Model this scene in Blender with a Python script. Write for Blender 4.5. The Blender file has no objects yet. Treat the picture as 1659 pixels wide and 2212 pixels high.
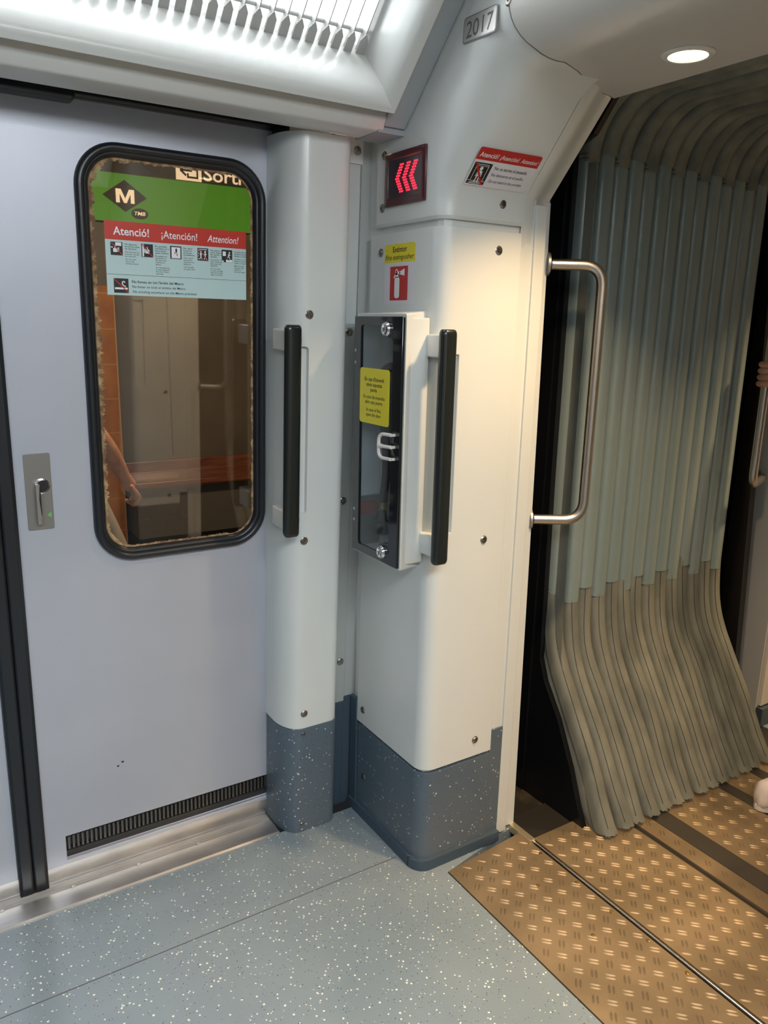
import bpy, bmesh, math, random
from mathutils import Matrix, Vector
random.seed(7)
S = bpy.context.scene
COL = S.collection
pi = math.pi

# ------------------------------------------------------------------ camera
F_PX = 1675.67
cam_d = bpy.data.cameras.new('camera'); cam = bpy.data.objects.new('camera', cam_d); COL.objects.link(cam)
cam_d.sensor_fit = 'VERTICAL'; cam_d.sensor_height = 36.0; cam_d.lens = 36.0 * F_PX / 2212.0
cam_d.clip_start = 0.02; cam_d.clip_end = 60
cam.matrix_world = Matrix(((0.84378, 0.10742, -0.52583, 0.0),
                           (-0.53619, 0.21071, -0.81737, 0.0),
                           (0.02299, 0.97163, 0.23539, 1.42), (0, 0, 0, 1)))
S.camera = cam
# ------------------------------------------------------------------ exposure, world
S.view_settings.view_transform = 'Standard'; S.view_settings.look = 'None'
S.view_settings.gamma = 1.0; S.view_settings.exposure = -0.07; S.view_settings.use_curve_mapping = False
W = bpy.data.worlds.new('tunnel'); S.world = W; W.use_nodes = True
W.node_tree.nodes['Background'].inputs[0].default_value = (0.6, 0.65, 0.7, 1)
W.node_tree.nodes['Background'].inputs[1].default_value = 0.02

def area(name, loc, target, sx, sy, power, color, spread=180):
    d = bpy.data.lights.new(name, 'AREA'); d.shape = 'RECTANGLE'; d.size = sx; d.size_y = sy
    d.energy = power; d.color = color; d.spread = math.radians(spread)
    o = bpy.data.objects.new(name, d); COL.objects.link(o); o.location = loc
    dirv = (Vector(target) - Vector(loc)).normalized()
    x = Vector((1, 0, 0)); y = (-dirv).cross(x).normalized(); x = y.cross(-dirv)
    o.matrix_world = Matrix.Translation(loc) @ Matrix((x, y, -dirv)).transposed().to_4x4()
    return o
YC = 0.56                                   # centre line of the car
q = math.sqrt(.5)
COOL = (0.90, 0.96, 1.0); WARM = (1.0, 0.68, 0.36)
def cf(s, d):                               # ceiling frame: s up the slope, d behind it
    return (1.555 - q*s + q*d, 1.866 + q*s + q*d)
y_, z_ = cf(.25, .181)
area('car_light_left', (-0.35, y_, z_), (-0.35, y_ - 1, z_ - 1), 2.58, .36, 31, COOL, 106)
area('car_light_right', (-0.35, 2*YC - y_, z_), (-0.35, 2*YC - y_ + 1, z_ - 1), 2.58, .36, 31, COOL, 106)
for nm, lx, ly, pw in (('downlight_glow', 1.30, 1.035, 9.0), ('downlight_glow_right', 1.30, .085, 10), ('downlight_glow_far', 2.80, 1.035, 12)):
    a = area(nm, (lx, ly, 1.903), (lx, ly, 0), .066, .066, pw, WARM, 116)
area('platform_lamp', (1.2, 3.3, 2.75), (1.2, 3.3, 0), 2.4, .25, 120, (1, .74, .48))

# ------------------------------------------------------------------ materials
def mat(name, col, rough=.5, metal=0., emit=None, es=1., coat=0., spec=.5, ret=False):
    m = bpy.data.materials.new(name); m.use_nodes = True
    b = m.node_tree.nodes['Principled BSDF']
    b.inputs['Base Color'].default_value = (*col, 1); b.inputs['Roughness'].default_value = rough
    b.inputs['Metallic'].default_value = metal; b.inputs['Coat Weight'].default_value = coat
    b.inputs['Coat Roughness'].default_value = .15; b.inputs['Specular IOR Level'].default_value = spec
    if emit: b.inputs['Emission Color'].default_value = (*emit, 1); b.inputs['Emission Strength'].default_value = es
    return m
def nd(m, t, **kw):
    n = m.node_tree.nodes.new(t)
    for k, v in kw.items(): setattr(n, k, v)
    return n
def lk(m, a, b): m.node_tree.links.new(a, b)
def noise_tint(m, col_a, col_b, scale=4., detail=4., lo=.4, hi=.65, stretch=(1, 1, 1), bump=0., bscale=300., rvar=0.):
    b = m.node_tree.nodes['Principled BSDF']
    tc = nd(m, 'ShaderNodeTexCoord'); mp = nd(m, 'ShaderNodeMapping'); mp.inputs['Scale'].default_value = stretch
    lk(m, tc.outputs['Object'], mp.inputs['Vector'])
    n = nd(m, 'ShaderNodeTexNoise'); n.inputs['Scale'].default_value = scale; n.inputs['Detail'].default_value = detail
    lk(m, mp.outputs[0], n.inputs['Vector'])
    r = nd(m, 'ShaderNodeValToRGB'); r.color_ramp.elements[0].position = lo; r.color_ramp.elements[1].position = hi
    r.color_ramp.elements[0].color = (*col_a, 1); r.color_ramp.elements[1].color = (*col_b, 1)
    lk(m, n.outputs['Fac'], r.inputs[0]); lk(m, r.outputs[0], b.inputs['Base Color'])
    if rvar:
        mr = nd(m, 'ShaderNodeMapRange'); mr.inputs[3].default_value = b.inputs['Roughness'].default_value - rvar
        mr.inputs[4].default_value = b.inputs['Roughness'].default_value + rvar
        lk(m, n.outputs['Fac'], mr.inputs[0]); lk(m, mr.outputs[0], b.inputs['Roughness'])
    if bump:
        n2 = nd(m, 'ShaderNodeTexNoise'); n2.inputs['Scale'].default_value = bscale; n2.inputs['Detail'].default_value = 2
        lk(m, tc.outputs['Object'], n2.inputs['Vector'])
        bp = nd(m, 'ShaderNodeBump'); bp.inputs['Strength'].default_value = bump; bp.inputs['Distance'].default_value = .001
        lk(m, n2.outputs['Fac'], bp.inputs['Height']); lk(m, bp.outputs[0], b.inputs['Normal'])
    return m
def speckled(name, base, base2, rough, flake=(.75, .74, .66), dark=(.03, .04, .05), coat=0., amount=.5):
    m = mat(name, base, rough, coat=coat); b = m.node_tree.nodes['Principled BSDF']
    tc = nd(m, 'ShaderNodeTexCoord')
    n = nd(m, 'ShaderNodeTexNoise'); n.inputs['Scale'].default_value = 3.; n.inputs['Detail'].default_value = 5
    lk(m, tc.outputs['Object'], n.inputs['Vector'])
    r = nd(m, 'ShaderNodeValToRGB'); r.color_ramp.elements[0].position = .35; r.color_ramp.elements[1].position = .7
    r.color_ramp.elements[0].color = (*base, 1); r.color_ramp.elements[1].color = (*base2, 1); lk(m, n.outputs['Fac'], r.inputs[0])
    prev = r.outputs[0]
    rm = nd(m, 'ShaderNodeMapping'); rm.inputs['Rotation'].default_value = (.63, .41, .87); lk(m, tc.outputs['Object'], rm.inputs['Vector'])
    for sc, colr, th, pick in ((125., flake, .34, amount), (200., dark, .26, .40), (75., flake, .15, .45)):
        v = nd(m, 'ShaderNodeTexVoronoi'); v.inputs['Scale'].default_value = sc; lk(m, rm.outputs[0], v.inputs['Vector'])
        sp = nd(m, 'ShaderNodeSeparateColor'); lk(m, v.outputs['Color'], sp.inputs[0])
        lt = nd(m, 'ShaderNodeMath', operation='LESS_THAN'); lt.inputs[1].default_value = pick; lk(m, sp.outputs[0], lt.inputs[0])
        ml = nd(m, 'ShaderNodeMath', operation='MULTIPLY'); ml.inputs[1].default_value = th; lk(m, sp.outputs[1], ml.inputs[0])
        l2 = nd(m, 'ShaderNodeMath', operation='LESS_THAN'); lk(m, v.outputs['Distance'], l2.inputs[0]); lk(m, ml.outputs[0], l2.inputs[1])
        an = nd(m, 'ShaderNodeMath', operation='MULTIPLY'); lk(m, lt.outputs[0], an.inputs[0]); lk(m, l2.outputs[0], an.inputs[1])
        mx = nd(m, 'ShaderNodeMix', data_type='RGBA'); lk(m, an.outputs[0], mx.inputs[0]); lk(m, prev, mx.inputs[6]); mx.inputs[7].default_value = (*colr, 1)
        prev = mx.outputs[2]
    lk(m, prev, b.inputs['Base Color'])
    return m
WHITE = noise_tint(mat('glossy_white_paint', (.68, .70, .68), .28, coat=.25), (.66, .69, .675), (.70, .72, .70), 2.5)
CEILW = mat('ceiling_white', (.66, .67, .65), .32, coat=.2)
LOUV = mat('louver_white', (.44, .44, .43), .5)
GREYP = mat('grey_rubber_strip', (.36, .39, .41), .5)
STRIPW = mat('pale_green_grey_strip', (.56, .60, .59), .4)
DOORM = noise_tint(mat('door_brushed_grey', (.45, .47, .53), .38, .30), (.44, .46, .525), (.50, .515, .575), 1.6, bump=.06, bscale=900)
STEEL = noise_tint(mat('worn_stainless', (.5, .49, .47), .38, .9), (.52, .505, .49), (.66, .64, .61), 7., stretch=(1, 3, 3), rvar=.06, bump=.04, bscale=160)
SATIN = mat('satin_handrail_steel', (.56, .52, .48), .33, 1.)
CHROME = mat('chrome', (.75, .75, .76), .12, 1.)
SCREW = noise_tint(mat('screw_steel', (.42, .40, .37), .3, 1.), (.22, .2, .18), (.5, .48, .45), 150.)
BLACK = mat('black_rubber', (.012, .014, .018), .35, coat=.15)
BGLOSS = mat('black_gloss', (.008, .010, .013), .08, coat=.6)
BDEEP = mat('black_void_paint', (.004, .004, .005), .35)
HANDLE = mat('black_grab_plastic', (.012, .016, .016), .24, coat=.3)
FLOORM = speckled('speckled_floor_vinyl', (.195, .245, .275), (.25, .295, .32), .22, coat=.25, amount=.42)
KICK = speckled('speckled_blue_kick', (.085, .125, .165), (.13, .155, .18), .38, amount=.26, flake=(.6, .62, .6))
DARKBL = mat('dark_blue_skirting', (.055, .085, .115), .45)
PLATE = noise_tint(mat('bronze_tread_plate', (.36, .27, .17), .46, .55), (.27, .20, .12), (.36, .265, .16), 6., rvar=.05)
GOLD = mat('threshold_brass', (.75, .66, .44), .35, .8)
PIT = noise_tint(mat('dusty_black_pit', (.05, .035, .02), .6), (.018, .014, .010), (.10, .07, .035), 9.)
SLEEVE = noise_tint(mat('teal_grey_vinyl_sleeve', (.24, .30, .305), .27, coat=.35), (.22, .285, .29), (.26, .32, .322), 5., stretch=(1, 1, .3))
FOLDC = noise_tint(mat('dirty_grey_green_canvas', (.2, .2, .16), .75), (.125, .135, .118), (.235, .24, .205), 16., 6, .3, .75, (1, 1, .35), bump=.3, bscale=260)
FOLDT = noise_tint(mat('upper_canvas', (.12, .125, .105), .7), (.13, .15, .14), (.25, .25, .21), 14., 6, .3, .7, bump=.2, bscale=260)
SEAM = mat('dark_stitching', (.02, .022, .02), .8)
DIM = mat('bounce_cut_grey', (.30, .30, .29), .5)  # unseen walls coloured darker to cut light bouncing through the car
GREYW = mat('next_car_grey', (.50, .52, .53), .45)
RED = mat('sticker_red', (.50, .022, .020), .4); RED2 = mat('warning_red', (.55, .03, .015), .4)
PAPER = mat('sticker_white', (.74, .72, .76), .4); PAPERB = mat('window_sticker_pale_blue', (.50, .66, .66), .4)
YELLOW = mat('sticker_yellow', (.80, .68, .02), .35); INK = mat('sticker_ink', (.012, .012, .014), .5); TXTW = mat('lettering_white', (.85, .84, .86), .4)
PLATEG = mat('brushed_number_plate', (.52, .51, .49), .38, .6); PLATED = mat('plate_numerals', (.12, .12, .12), .4)
MAROON = mat('maroon_display_frame', (.075, .008, .016), .25, coat=.4); DISP = mat('dark_display_face', (.025, .016, .028), .15, coat=.5)
LED = mat('lit_led_red', (.6, .0, .01), .4, emit=(1., .012, .03), es=4.5)
DIFF = mat('lamp_diffuser', (.9, .9, .9), .5, emit=(.96, .98, 1.), es=.95)
WLAMP = mat('warm_lamp_lens', (.9, .8, .6), .4, emit=(1., .80, .42), es=6.)
SKIN = noise_tint(mat('skin', (.56, .30, .20), .5), (.50, .25, .165), (.60, .335, .23), 25.)
SHIRT = mat('blue_grey_cloth', (.14, .16, .22), .85); TROUS = mat('light_grey_cloth', (.38, .35, .33), .85); SHOE = noise_tint(mat('white_leather_shoe', (.74, .66, .66), .5), (.68, .6, .6), (.78, .70, .70), 30., bump=.3, bscale=200)
HAIR = mat('brown_hair', (.05, .03, .02), .7); DARKC = mat('dark_cloth', (.05, .05, .06), .85)
PWALL = noise_tint(mat('platform_wall_panels', (.16, .135, .11), .5), (.075, .065, .052), (.10, .088, .072), 3.)
PDARK = mat('platform_dark_band', (.028, .022, .018), .6)
GREEN = mat('green_sign_band', (.05, .21, .012), .5, emit=(.055, .24, .008), es=.6)
CREAM = mat('lit_sign_cream', (.8, .7, .55), .5, emit=(1., .78, .55), es=.85)
SIGNBK = mat('sign_black', (.03, .025, .02), .6)
OTILE = noise_tint(mat('orange_brown_tiles', (.28, .11, .02), .35), (.24, .09, .018), (.33, .14, .03), 8.)
BENCHM = noise_tint(mat('red_brown_varnished_wood', (.16, .045, .015), .25, coat=.3), (.07, .018, .006), (.13, .04, .014), 5., stretch=(1, 8, 8))
PFLOOR = mat('platform_floor_stone', (.10, .085, .07), .35)
PGREY = mat('platform_concrete', (.07, .065, .055), .7)
GRIME = noise_tint(mat('tan_glass_grime', (.30, .19, .09), .9), (.16, .09, .05), (.45, .31, .16), 60., 6)
GRIN = mat('green_paint_spot', (.12, .42, .12), .6)
SMUDGE = mat('grey_smudge', (.25, .25, .27), .7)
ORAN = mat('orange_lit_panel_paint', (.70, .66, .60), .4)
RUBR = mat('hose_rubber', (.05, .052, .05), .45); BRASS = mat('brass', (.6, .45, .18), .25, 1.)
REDL = mat('red_label', (.3, .06, .06), .5)
# glass: clear, with a real mirror-like share
GLASS = bpy.data.materials.new('door_glass'); GLASS.use_nodes = True
nt = GLASS.node_tree; nt.nodes.clear()
o_ = nt.nodes.new('ShaderNodeOutputMaterial'); mx_ = nt.nodes.new('ShaderNodeMixShader'); tr_ = nt.nodes.new('ShaderNodeBsdfTransparent')
gl_ = nt.nodes.new('ShaderNodeBsdfGlossy'); gl_.inputs['Roughness'].default_value = .02; tr_.inputs[0].default_value = (.80, .78, .74, 1)
mx_.inputs[0].default_value = .10
nt.links.new(tr_.outputs[0], mx_.inputs[1]); nt.links.new(gl_.outputs[0], mx_.inputs[2]); nt.links.new(mx_.outputs[0], o_.inputs[0])
CLEAR = GLASS.copy(); CLEAR.name = 'cabinet_clear_plastic'
for n in CLEAR.node_tree.nodes:
    if n.type == 'MIX_SHADER': n.inputs[0].default_value = .06
    if n.type == 'BSDF_TRANSPARENT': n.inputs[0].default_value = (.80, .83, .86, 1)

# ------------------------------------------------------------------ helpers
def tag(o, label=None, cat=None, group=None, kind=None):
    if label: o['label'] = label
    if cat: o['category'] = cat
    if group: o['group'] = group
    if kind: o['kind'] = kind
    return o
def thing(name, label, cat, M=None, group=None):
    o = bpy.data.objects.new(name, None); COL.objects.link(o); o.empty_display_size = .05
    if M is not None: o.matrix_world = M
    return tag(o, label, cat, group)
def obj(name, bm, m, parent=None, M=None, bevel=0., seg=2, smooth=40, solid=0.):
    me = bpy.data.meshes.new(name); bmesh.ops.recalc_face_normals(bm, faces=bm.faces[:]); bm.to_mesh(me); bm.free()
    me.materials.append(m)
    if smooth:
        for p in me.polygons: p.use_smooth = True
        me.set_sharp_from_angle(angle=math.radians(smooth))
    o = bpy.data.objects.new(name, me); COL.objects.link(o)
    if parent is not None: o.parent = parent
    if M is not None: o.matrix_local = M
    if solid: md = o.modifiers.new('s', 'SOLIDIFY'); md.thickness = solid; md.offset = 1
    if bevel:
        md = o.modifiers.new('b', 'BEVEL'); md.width = bevel; md.segments = seg; md.limit_method = 'ANGLE'; md.angle_limit = math.radians(35); md.harden_normals = True
    return o
def st(name, bm, m, M=None, **kw):
    return tag(obj(name, bm, m, None, M, **kw), kind='structure')
def box(bm, x0, x1, y0, y1, z0, z1):
    v = [bm.verts.new(p) for p in ((x0,y0,z0),(x1,y0,z0),(x1,y1,z0),(x0,y1,z0),(x0,y0,z1),(x1,y0,z1),(x1,y1,z1),(x0,y1,z1))]
    for f in ((0,3,2,1),(4,5,6,7),(0,1,5,4),(1,2,6,5),(2,3,7,6),(3,0,4,7)): bm.faces.new([v[i] for i in f])
    return bm
def B(*a): return box(bmesh.new(), *a)
def prism(bm, pts, fn, a, b):               # pts 2-D polygon, fn(p, t) -> 3-D
    va = [bm.verts.new(fn(p, a)) for p in pts]; vb = [bm.verts.new(fn(p, b)) for p in pts]; n = len(pts)
    for i in range(n): bm.faces.new((va[i], va[(i+1) % n], vb[(i+1) % n], vb[i]))
    bm.faces.new(va[::-1]); bm.faces.new(vb)
    return bm
XY = lambda p, t: (p[0], p[1], t)
XZ = lambda p, t: (p[0], t, p[1])
YZ = lambda p, t: (t, p[0], p[1])
def rr(x0, y0, x1, y1, r, n=6):
    out = []
    for cx, cy, a0 in ((x1-r, y1-r, 0), (x0+r, y1-r, 90), (x0+r, y0+r, 180), (x1-r, y0+r, 270)):
        for i in range(n+1):
            a = math.radians(a0 + 90*i/n); out.append((cx + r*math.cos(a), cy + r*math.sin(a)))
    return out
def loft(bm, rows, close_row=False, close_col=False):
    V = [[bm.verts.new(p) for p in r] for r in rows]
    for i in range(len(V) - (0 if close_col else 1)):
        a, b = V[i], V[(i+1) % len(V)]; n = len(a)
        for j in range(n if close_row else n-1):
            try: bm.faces.new((a[j], a[(j+1) % n], b[(j+1) % n], b[j]))
            except ValueError: pass
    return V
def tube(bm, pts, r, n=10, caps=True, rx=None):
    pts = [Vector(p) for p in pts]; rows = []; up = None
    for i, p in enumerate(pts):
        t = (pts[min(i+1, len(pts)-1)] - pts[max(i-1, 0)]).normalized()
        if up is None: up = t.orthogonal().normalized()
        up = (up - t * up.dot(t)).normalized(); s = t.cross(up)
        rad = r[i] if isinstance(r, (list, tuple)) else r
        rows.append([p + (up*math.cos(2*pi*k/n) + s*math.sin(2*pi*k/n)) * rad for k in range(n)])
    V = loft(bm, rows, close_row=True)
    if caps: bm.faces.new(V[0][::-1]); bm.faces.new(V[-1])
    return bm
def smooth_path(pts, r, n=6):               # fillet the corners of a 3-D polyline
    P = [Vector(p) for p in pts]; out = [P[0]]
    for i in range(1, len(P)-1):
        a = (P[i-1]-P[i]); b = (P[i+1]-P[i]); d = min(r, a.length*.49, b.length*.49)
        A_ = P[i] + a.normalized()*d; B_ = P[i] + b.normalized()*d
        for k in range(n+1):
            t = k/n; out.append(A_*(1-t)**2 + P[i]*2*t*(1-t) + B_*t*t)
    return out + [P[-1]]
def lathe(bm, prof, M, n=20):               # prof (r, h) around local z
    rows = [[M @ Vector((max(r, 1e-5)*math.cos(2*pi*k/n), max(r, 1e-5)*math.sin(2*pi*k/n), h)) for k in range(n)] for r, h in prof]
    V = loft(bm, rows, close_row=True); bm.faces.new(V[0][::-1]); bm.faces.new(V[-1]); return bm
def cut(o, cutters):                        # carve openings, keep only the carved mesh
    bpy.context.view_layer.update()
    for bm in cutters:
        me = bpy.data.meshes.new('c'); bmesh.ops.recalc_face_normals(bm, faces=bm.faces[:]); bm.to_mesh(me); bm.free()
        c = bpy.data.objects.new('c', me); COL.objects.link(c); c.matrix_world = o.matrix_world
        md = o.modifiers.new('x', 'BOOLEAN'); md.object = c; md.operation = 'DIFFERENCE'; md.solver = 'EXACT'
        bpy.context.view_layer.update()
        new = bpy.data.meshes.new_from_object(o.evaluated_get(bpy.context.evaluated_depsgraph_get()))
        o.modifiers.remove(md); o.data = new; bpy.data.objects.remove(c)
    for p in o.data.polygons: p.use_smooth = True
    o.data.set_sharp_from_angle(angle=math.radians(30))
def frame(origin, u, v):
    u = Vector(u).normalized(); v = Vector(v).normalized(); n = u.cross(v)
    return Matrix.Translation(origin) @ Matrix((u, v, n)).transposed().to_4x4()
def sheets(name, polys, m, parent, w0=0., w1=.0006, **kw):      # flat shapes in a sticker's own u, v
    bm = bmesh.new()
    for p in polys: prism(bm, p, XY, w0, w1)
    return obj(name, bm, m, parent, smooth=0, **kw)
def R(x0, y0, x1, y1): return [(x0, y0), (x1, y0), (x1, y1), (x0, y1)]
def line(x0, y0, x1, y1, w):
    d = Vector((x1-x0, y1-y0)); n = Vector((-d.y, d.x)).normalized() * w/2
    return [(x0+n.x, y0+n.y), (x0-n.x, y0-n.y), (x1-n.x, y1-n.y), (x1+n.x, y1+n.y)]
def disc(x, y, rx, ry=None, n=20):
    ry = ry or rx
    return [(x+rx*math.cos(2*pi*k/n), y+ry*math.sin(2*pi*k/n)) for k in range(n)]
def lettering(name, items, m, parent, w=.0007, h=.0004):
    # items: (string, x, y, size, width, bold, italic)  left-aligned baseline at x, y, fitted to width
    bm = bmesh.new()
    for s, x, y, size, width, bold, ital in items:
        c = bpy.data.curves.new('t', 'FONT'); c.body = s; c.size = size; c.extrude = 0
        c.offset = size*.014 if bold else size*.006; c.shear = .25 if ital else 0; c.resolution_u = 3
        t = bpy.data.objects.new('t', c); COL.objects.link(t); bpy.context.view_layer.update()
        me = bpy.data.meshes.new_from_object(t.evaluated_get(bpy.context.evaluated_depsgraph_get()))
        xs = [v.co.x for v in me.vertices]; k = width/(max(xs)-min(xs)) if width else 1; x0 = min(xs)
        for v in me.vertices: v.co.x = x + (v.co.x - x0)*k; v.co.y += y; v.co.z = w + h
        bm.from_mesh(me); bpy.data.objects.remove(t); bpy.data.curves.remove(c)
    return obj(name, bm, m, parent, smooth=0)
def screws(parent, M, pts, r=.0085, name='screw'):               # pts in the frame M (u, v) with n outward
    for p in pts:
        bm = bmesh.new(); lathe(bm, [(r*1.25, -.001), (r*1.25, .0004), (r, .0016), (r*.9, .0030), (r*.3, .0034), (r*.25, .0015)], M @ Matrix.Translation((p[0], p[1], 0)), 18)
        obj(name, bm, SCREW, parent)

# frame of the leaning side wall: x along the car, y outward, z up
LEAN = math.atan(.035)
DF = Matrix.Translation((0, 1.88, 0)) @ Matrix.Rotation(LEAN, 4, 'X')
def dframe(x, z, d=0.): return DF @ frame((x, d, z), (1, 0, 0), (0, 0, 1))

# ================================================================== SETTING
# floor
fl = [(-3.2, -.66), (1.13, -.66), (1.13, 1.40), (1.42, 1.462), (1.42, 1.78), (-3.2, 1.78)]
st('floor', prism(bmesh.new(), fl, XY, -.05, 0), FLOORM, smooth=0)
bm = bmesh.new()
box(bm, -3.2, 1.045, 1.5215, 1.5240, -.001, .0004); box(bm, -3.2, 1.10, .88, .8822, -.001, .0004)
st('trim_1', bm, mat('floor_seam_grey', (.10, .10, .10), .6), smooth=0)
# sill of the doorway
bm = bmesh.new(); prof = [(1.776, -.03), (1.776, .002), (1.782, .005), (1.838, .006)]
for i in range(4): prof += [(1.840+i*.009, .006), (1.842+i*.009, .002), (1.846+i*.009, .002), (1.848+i*.009, .007)]
prof += [(1.885, .007), (1.93, .007), (1.93, -.03)]
prism(bm, prof, YZ, -3.2, .815)
for k in range(14): lathe(bm, [(.005, .006), (.005, .0075), (.003, .0080)], Matrix.Translation((.60 - k*.165, 1.842, 0)), 12)
st('trim_2', bm, STEEL, smooth=25)
# ceiling and cove lip over the door
st('ceiling', B(-3.2, 1.06, -.62+.55, 1.19, 2.252, 2.30), CEILW, smooth=0)
bm = bmesh.new()
prism(bm, [(1.645, 1.842), (1.660, 1.838), (1.690, 1.838), (1.690, 1.96), (1.62, 1.93), (1.592, 1.868), (1.575, 1.872), (1.580, 1.862), (1.602, 1.862), (1.612, 1.842)][0:0] or
      [(1.605, 1.8385), (1.600, 1.842), (1.583, 1.863), (1.588, 1.900), (1.64, 1.95), (1.69, 1.95), (1.69, 1.8385)], YZ, -3.2, 1.003)
for k in range(4): lathe(bm, [(.011, -.001), (.011, .001), (.006, .002)], Matrix.Translation((.735-k*.9, 1.653, 1.8385)) @ Matrix.Rotation(pi, 4, 'X'), 16)
st('trim_3', bm, CEILW, bevel=.003)
# dark header slot over the door
bm = bmesh.new(); box(bm, -3.2, .86, 1.69, 1.90, 1.868, 1.95); box(bm, -3.2, .850, 1.795, 1.90, 1.853, 1.87); box(bm, -3.2, .385, 1.775, 1.90, 1.842, 1.87)
st('trim_4', bm, BLACK, bevel=.008)
# side wall between and beyond the pillars
bm = bmesh.new(); box(bm, .835, .99, .0, .10, -.05, 2.2); box(bm, -3.4, -1.2, 0, .1, -.05, 2.2)
st('wall_left', bm, WHITE, DF)
# corner strip between the two pillars
t = thing('corner_cover_strip', 'narrow pale green-grey strip with dark screws in the corner between the two white pillars', 'strip', DF)
bm = bmesh.new(); box(bm, .97, 1.046, -.058, -.04, 1.42, 1.80); obj('upper_strip', bm, STRIPW, t, bevel=.002)
obj('top_cap', B(.97, 1.046, -.0605, -.04, 1.80, 1.86), WHITE, t, bevel=.002)  # white end piece above the pale strip
bm = bmesh.new(); box(bm, .97, 1.040, -.060, -.04, .345, 1.42); obj('lower_strip', bm, mat('grey_green_strip', (.40, .43, .41), .5), t, bevel=.002)
bm = bmesh.new(); box(bm, .97, 1.036, -.062, -.04, 0, .345); obj('kick_strip', bm, DARKBL, t, bevel=.002)
bm = bmesh.new(); box(bm, 1.0365, 1.072, -.0605, -.04, 0, .36); obj('corner_kick_strip', bm, DARKBL, t, bevel=.001)
screws(t, frame((0, -.061, 0), (1, 0, 0), (0, 0, 1)), [(1.020, 1.401), (1.016, .954), (1.022, .475), (1.028, 1.83)])
bm = bmesh.new(); box(bm, 1.040, 1.10, -.058, .0, .0, 2.1); st('wall_corner', bm, mat('recess_grey', (.42, .44, .43), .5), DF)
# opposite side, back wall
bm = bmesh.new(); box(bm, -3.2, 1.1, -.80, -.74, -.05, 2.3); st('wall_right', bm, DIM)
st('wall_back', B(-3.3, -3.2, -.8, 2.0, -.05, 2.35), DIM)

# ================================================================== DOOR LEAVES
def door_leaf(n, x0, x1, window, M=DF):
    o = st('door_%d' % n, B(x0, x1, 0, .035, .006, 1.866), DOORM, M)
    if window:
        wx0, wz0, wx1, wz1 = window
        cs = [prism(bmesh.new(), rr(wx0+.02, wz0+.02, wx1-.02, wz1-.02, .07, 8), XZ, -.1, .1)]
        if n == 1: cs.append(prism(bmesh.new(), R(.266, .062, .823, .133), XZ, -.1, .012))
        cut(o, cs)
    md = o.modifiers.new('b', 'BEVEL'); md.width = .0015; md.segments = 2; md.limit_method = 'ANGLE'; md.angle_limit = math.radians(50)
    return o
def gasket(wx0, wz0, wx1, wz1, parent):
    # rubber ring swept round the opening
    rows = []
    for ins, d in ((0, .002), (.001, -.010), (.006, -.016), (.013, -.017), (.018, -.013), (.020, -.008), (.0235, -.008), (.0265, -.004), (.030, .004), (.030, .010)):
        r = .092 - ins
        rows.append([(p[0], d, p[1]) for p in rr(wx0+ins, wz0+ins, wx1-ins, wz1-ins, r, 12)])
    bm = bmesh.new(); loft(bm, rows, close_row=True)
    return obj('window_gasket', bm, BLACK, parent, smooth=60)
WIN = (.379, .850, .812, 1.783)
d1 = door_leaf(1, .217, .833, WIN)
gasket(*WIN, d1)
g = (WIN[0]+.026, WIN[1]+.026, WIN[2]-.026, WIN[3]-.026)
obj('window_pane', prism(bmesh.new(), rr(*g, .066, 10), XZ, .004, .008), GLASS, d1, smooth=0)
# grime creeping in from the gasket
ring = []; outer = rr(WIN[0]+.0295, WIN[1]+.0295, WIN[2]-.0295, WIN[3]-.0295, .062, 10)
def dense(P, step=.003):
    out = []
    for i in range(len(P)):
        a = Vector(P[i]); b = Vector(P[(i+1) % len(P)]); k = max(1, int((b-a).length/step))
        out += [a.lerp(b, j/k) for j in range(k)]
    return out
outer = dense(outer); cxw, czw = (WIN[0]+WIN[2])/2, (WIN[1]+WIN[3])/2; inner = []
for i, p in enumerate(outer):
    w = .0035 + .003*abs(math.sin(i*.13)) * random.random() + (.0065*random.random() if p.x < cxw-.12 else .002*random.random())
    if p.x < cxw - .1 and (p.y > czw+.30 or (p.y < czw+.1 and p.y > czw-.1)): w += .006*random.random()
    v = Vector((cxw if abs(p.x-cxw) > .12 else p.x, max(min(p.y, WIN[3]-.11), WIN[1]+.11))) - p
    if abs(p.x-cxw) <= .12: v = Vector((0, czw-p.y))
    inner.append(p + v.normalized()*w)
bm = bmesh.new(); loft(bm, [[(p[0], .0036, p[1]) for p in outer], [(p[0], .0036, p[1]) for p in inner]], close_row=True)
o = obj('grime_edge', bm, GRIME, d1, smooth=0)
# vent grille in the leaf
bm = bmesh.new(); box(bm, .266, .823, .0119, .014, .062, .133)
obj('vent_backing', bm, BDEEP, d1)
bm = bmesh.new()
for k in range(50):
    x = .2735 + k*.0111
    prism(bm, [(x-.0036, .0118), (x-.0024, .002), (x+.0024, .002), (x+.0036, .0118)], XY, .092, .1285)
obj('vent_teeth', bm, mat('vent_dark_metal', (.14, .135, .125), .35, .8), d1)
bm = bmesh.new(); prism(bm, [(.0118, .090), (.003, .088), (.0095, .066), (.0118, .064)], YZ, .2665, .8225)
obj('vent_ledge', bm, mat('vent_ledge_metal', (.06, .06, .058), .35, .7), d1)
# stainless kick strip on the leaf
obj('kick_strip', B(.2175, .8325, -.0012, .002, .010, .052), STEEL, d1)
bm = bmesh.new()
for x, z, r in ((.404, .294, .0032), (.416, .303, .0036)): prism(bm, disc(x, z, r, r*.7, 10), XZ, -.0004, .001)
obj('scuff_dots', bm, INK, d1)
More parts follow.
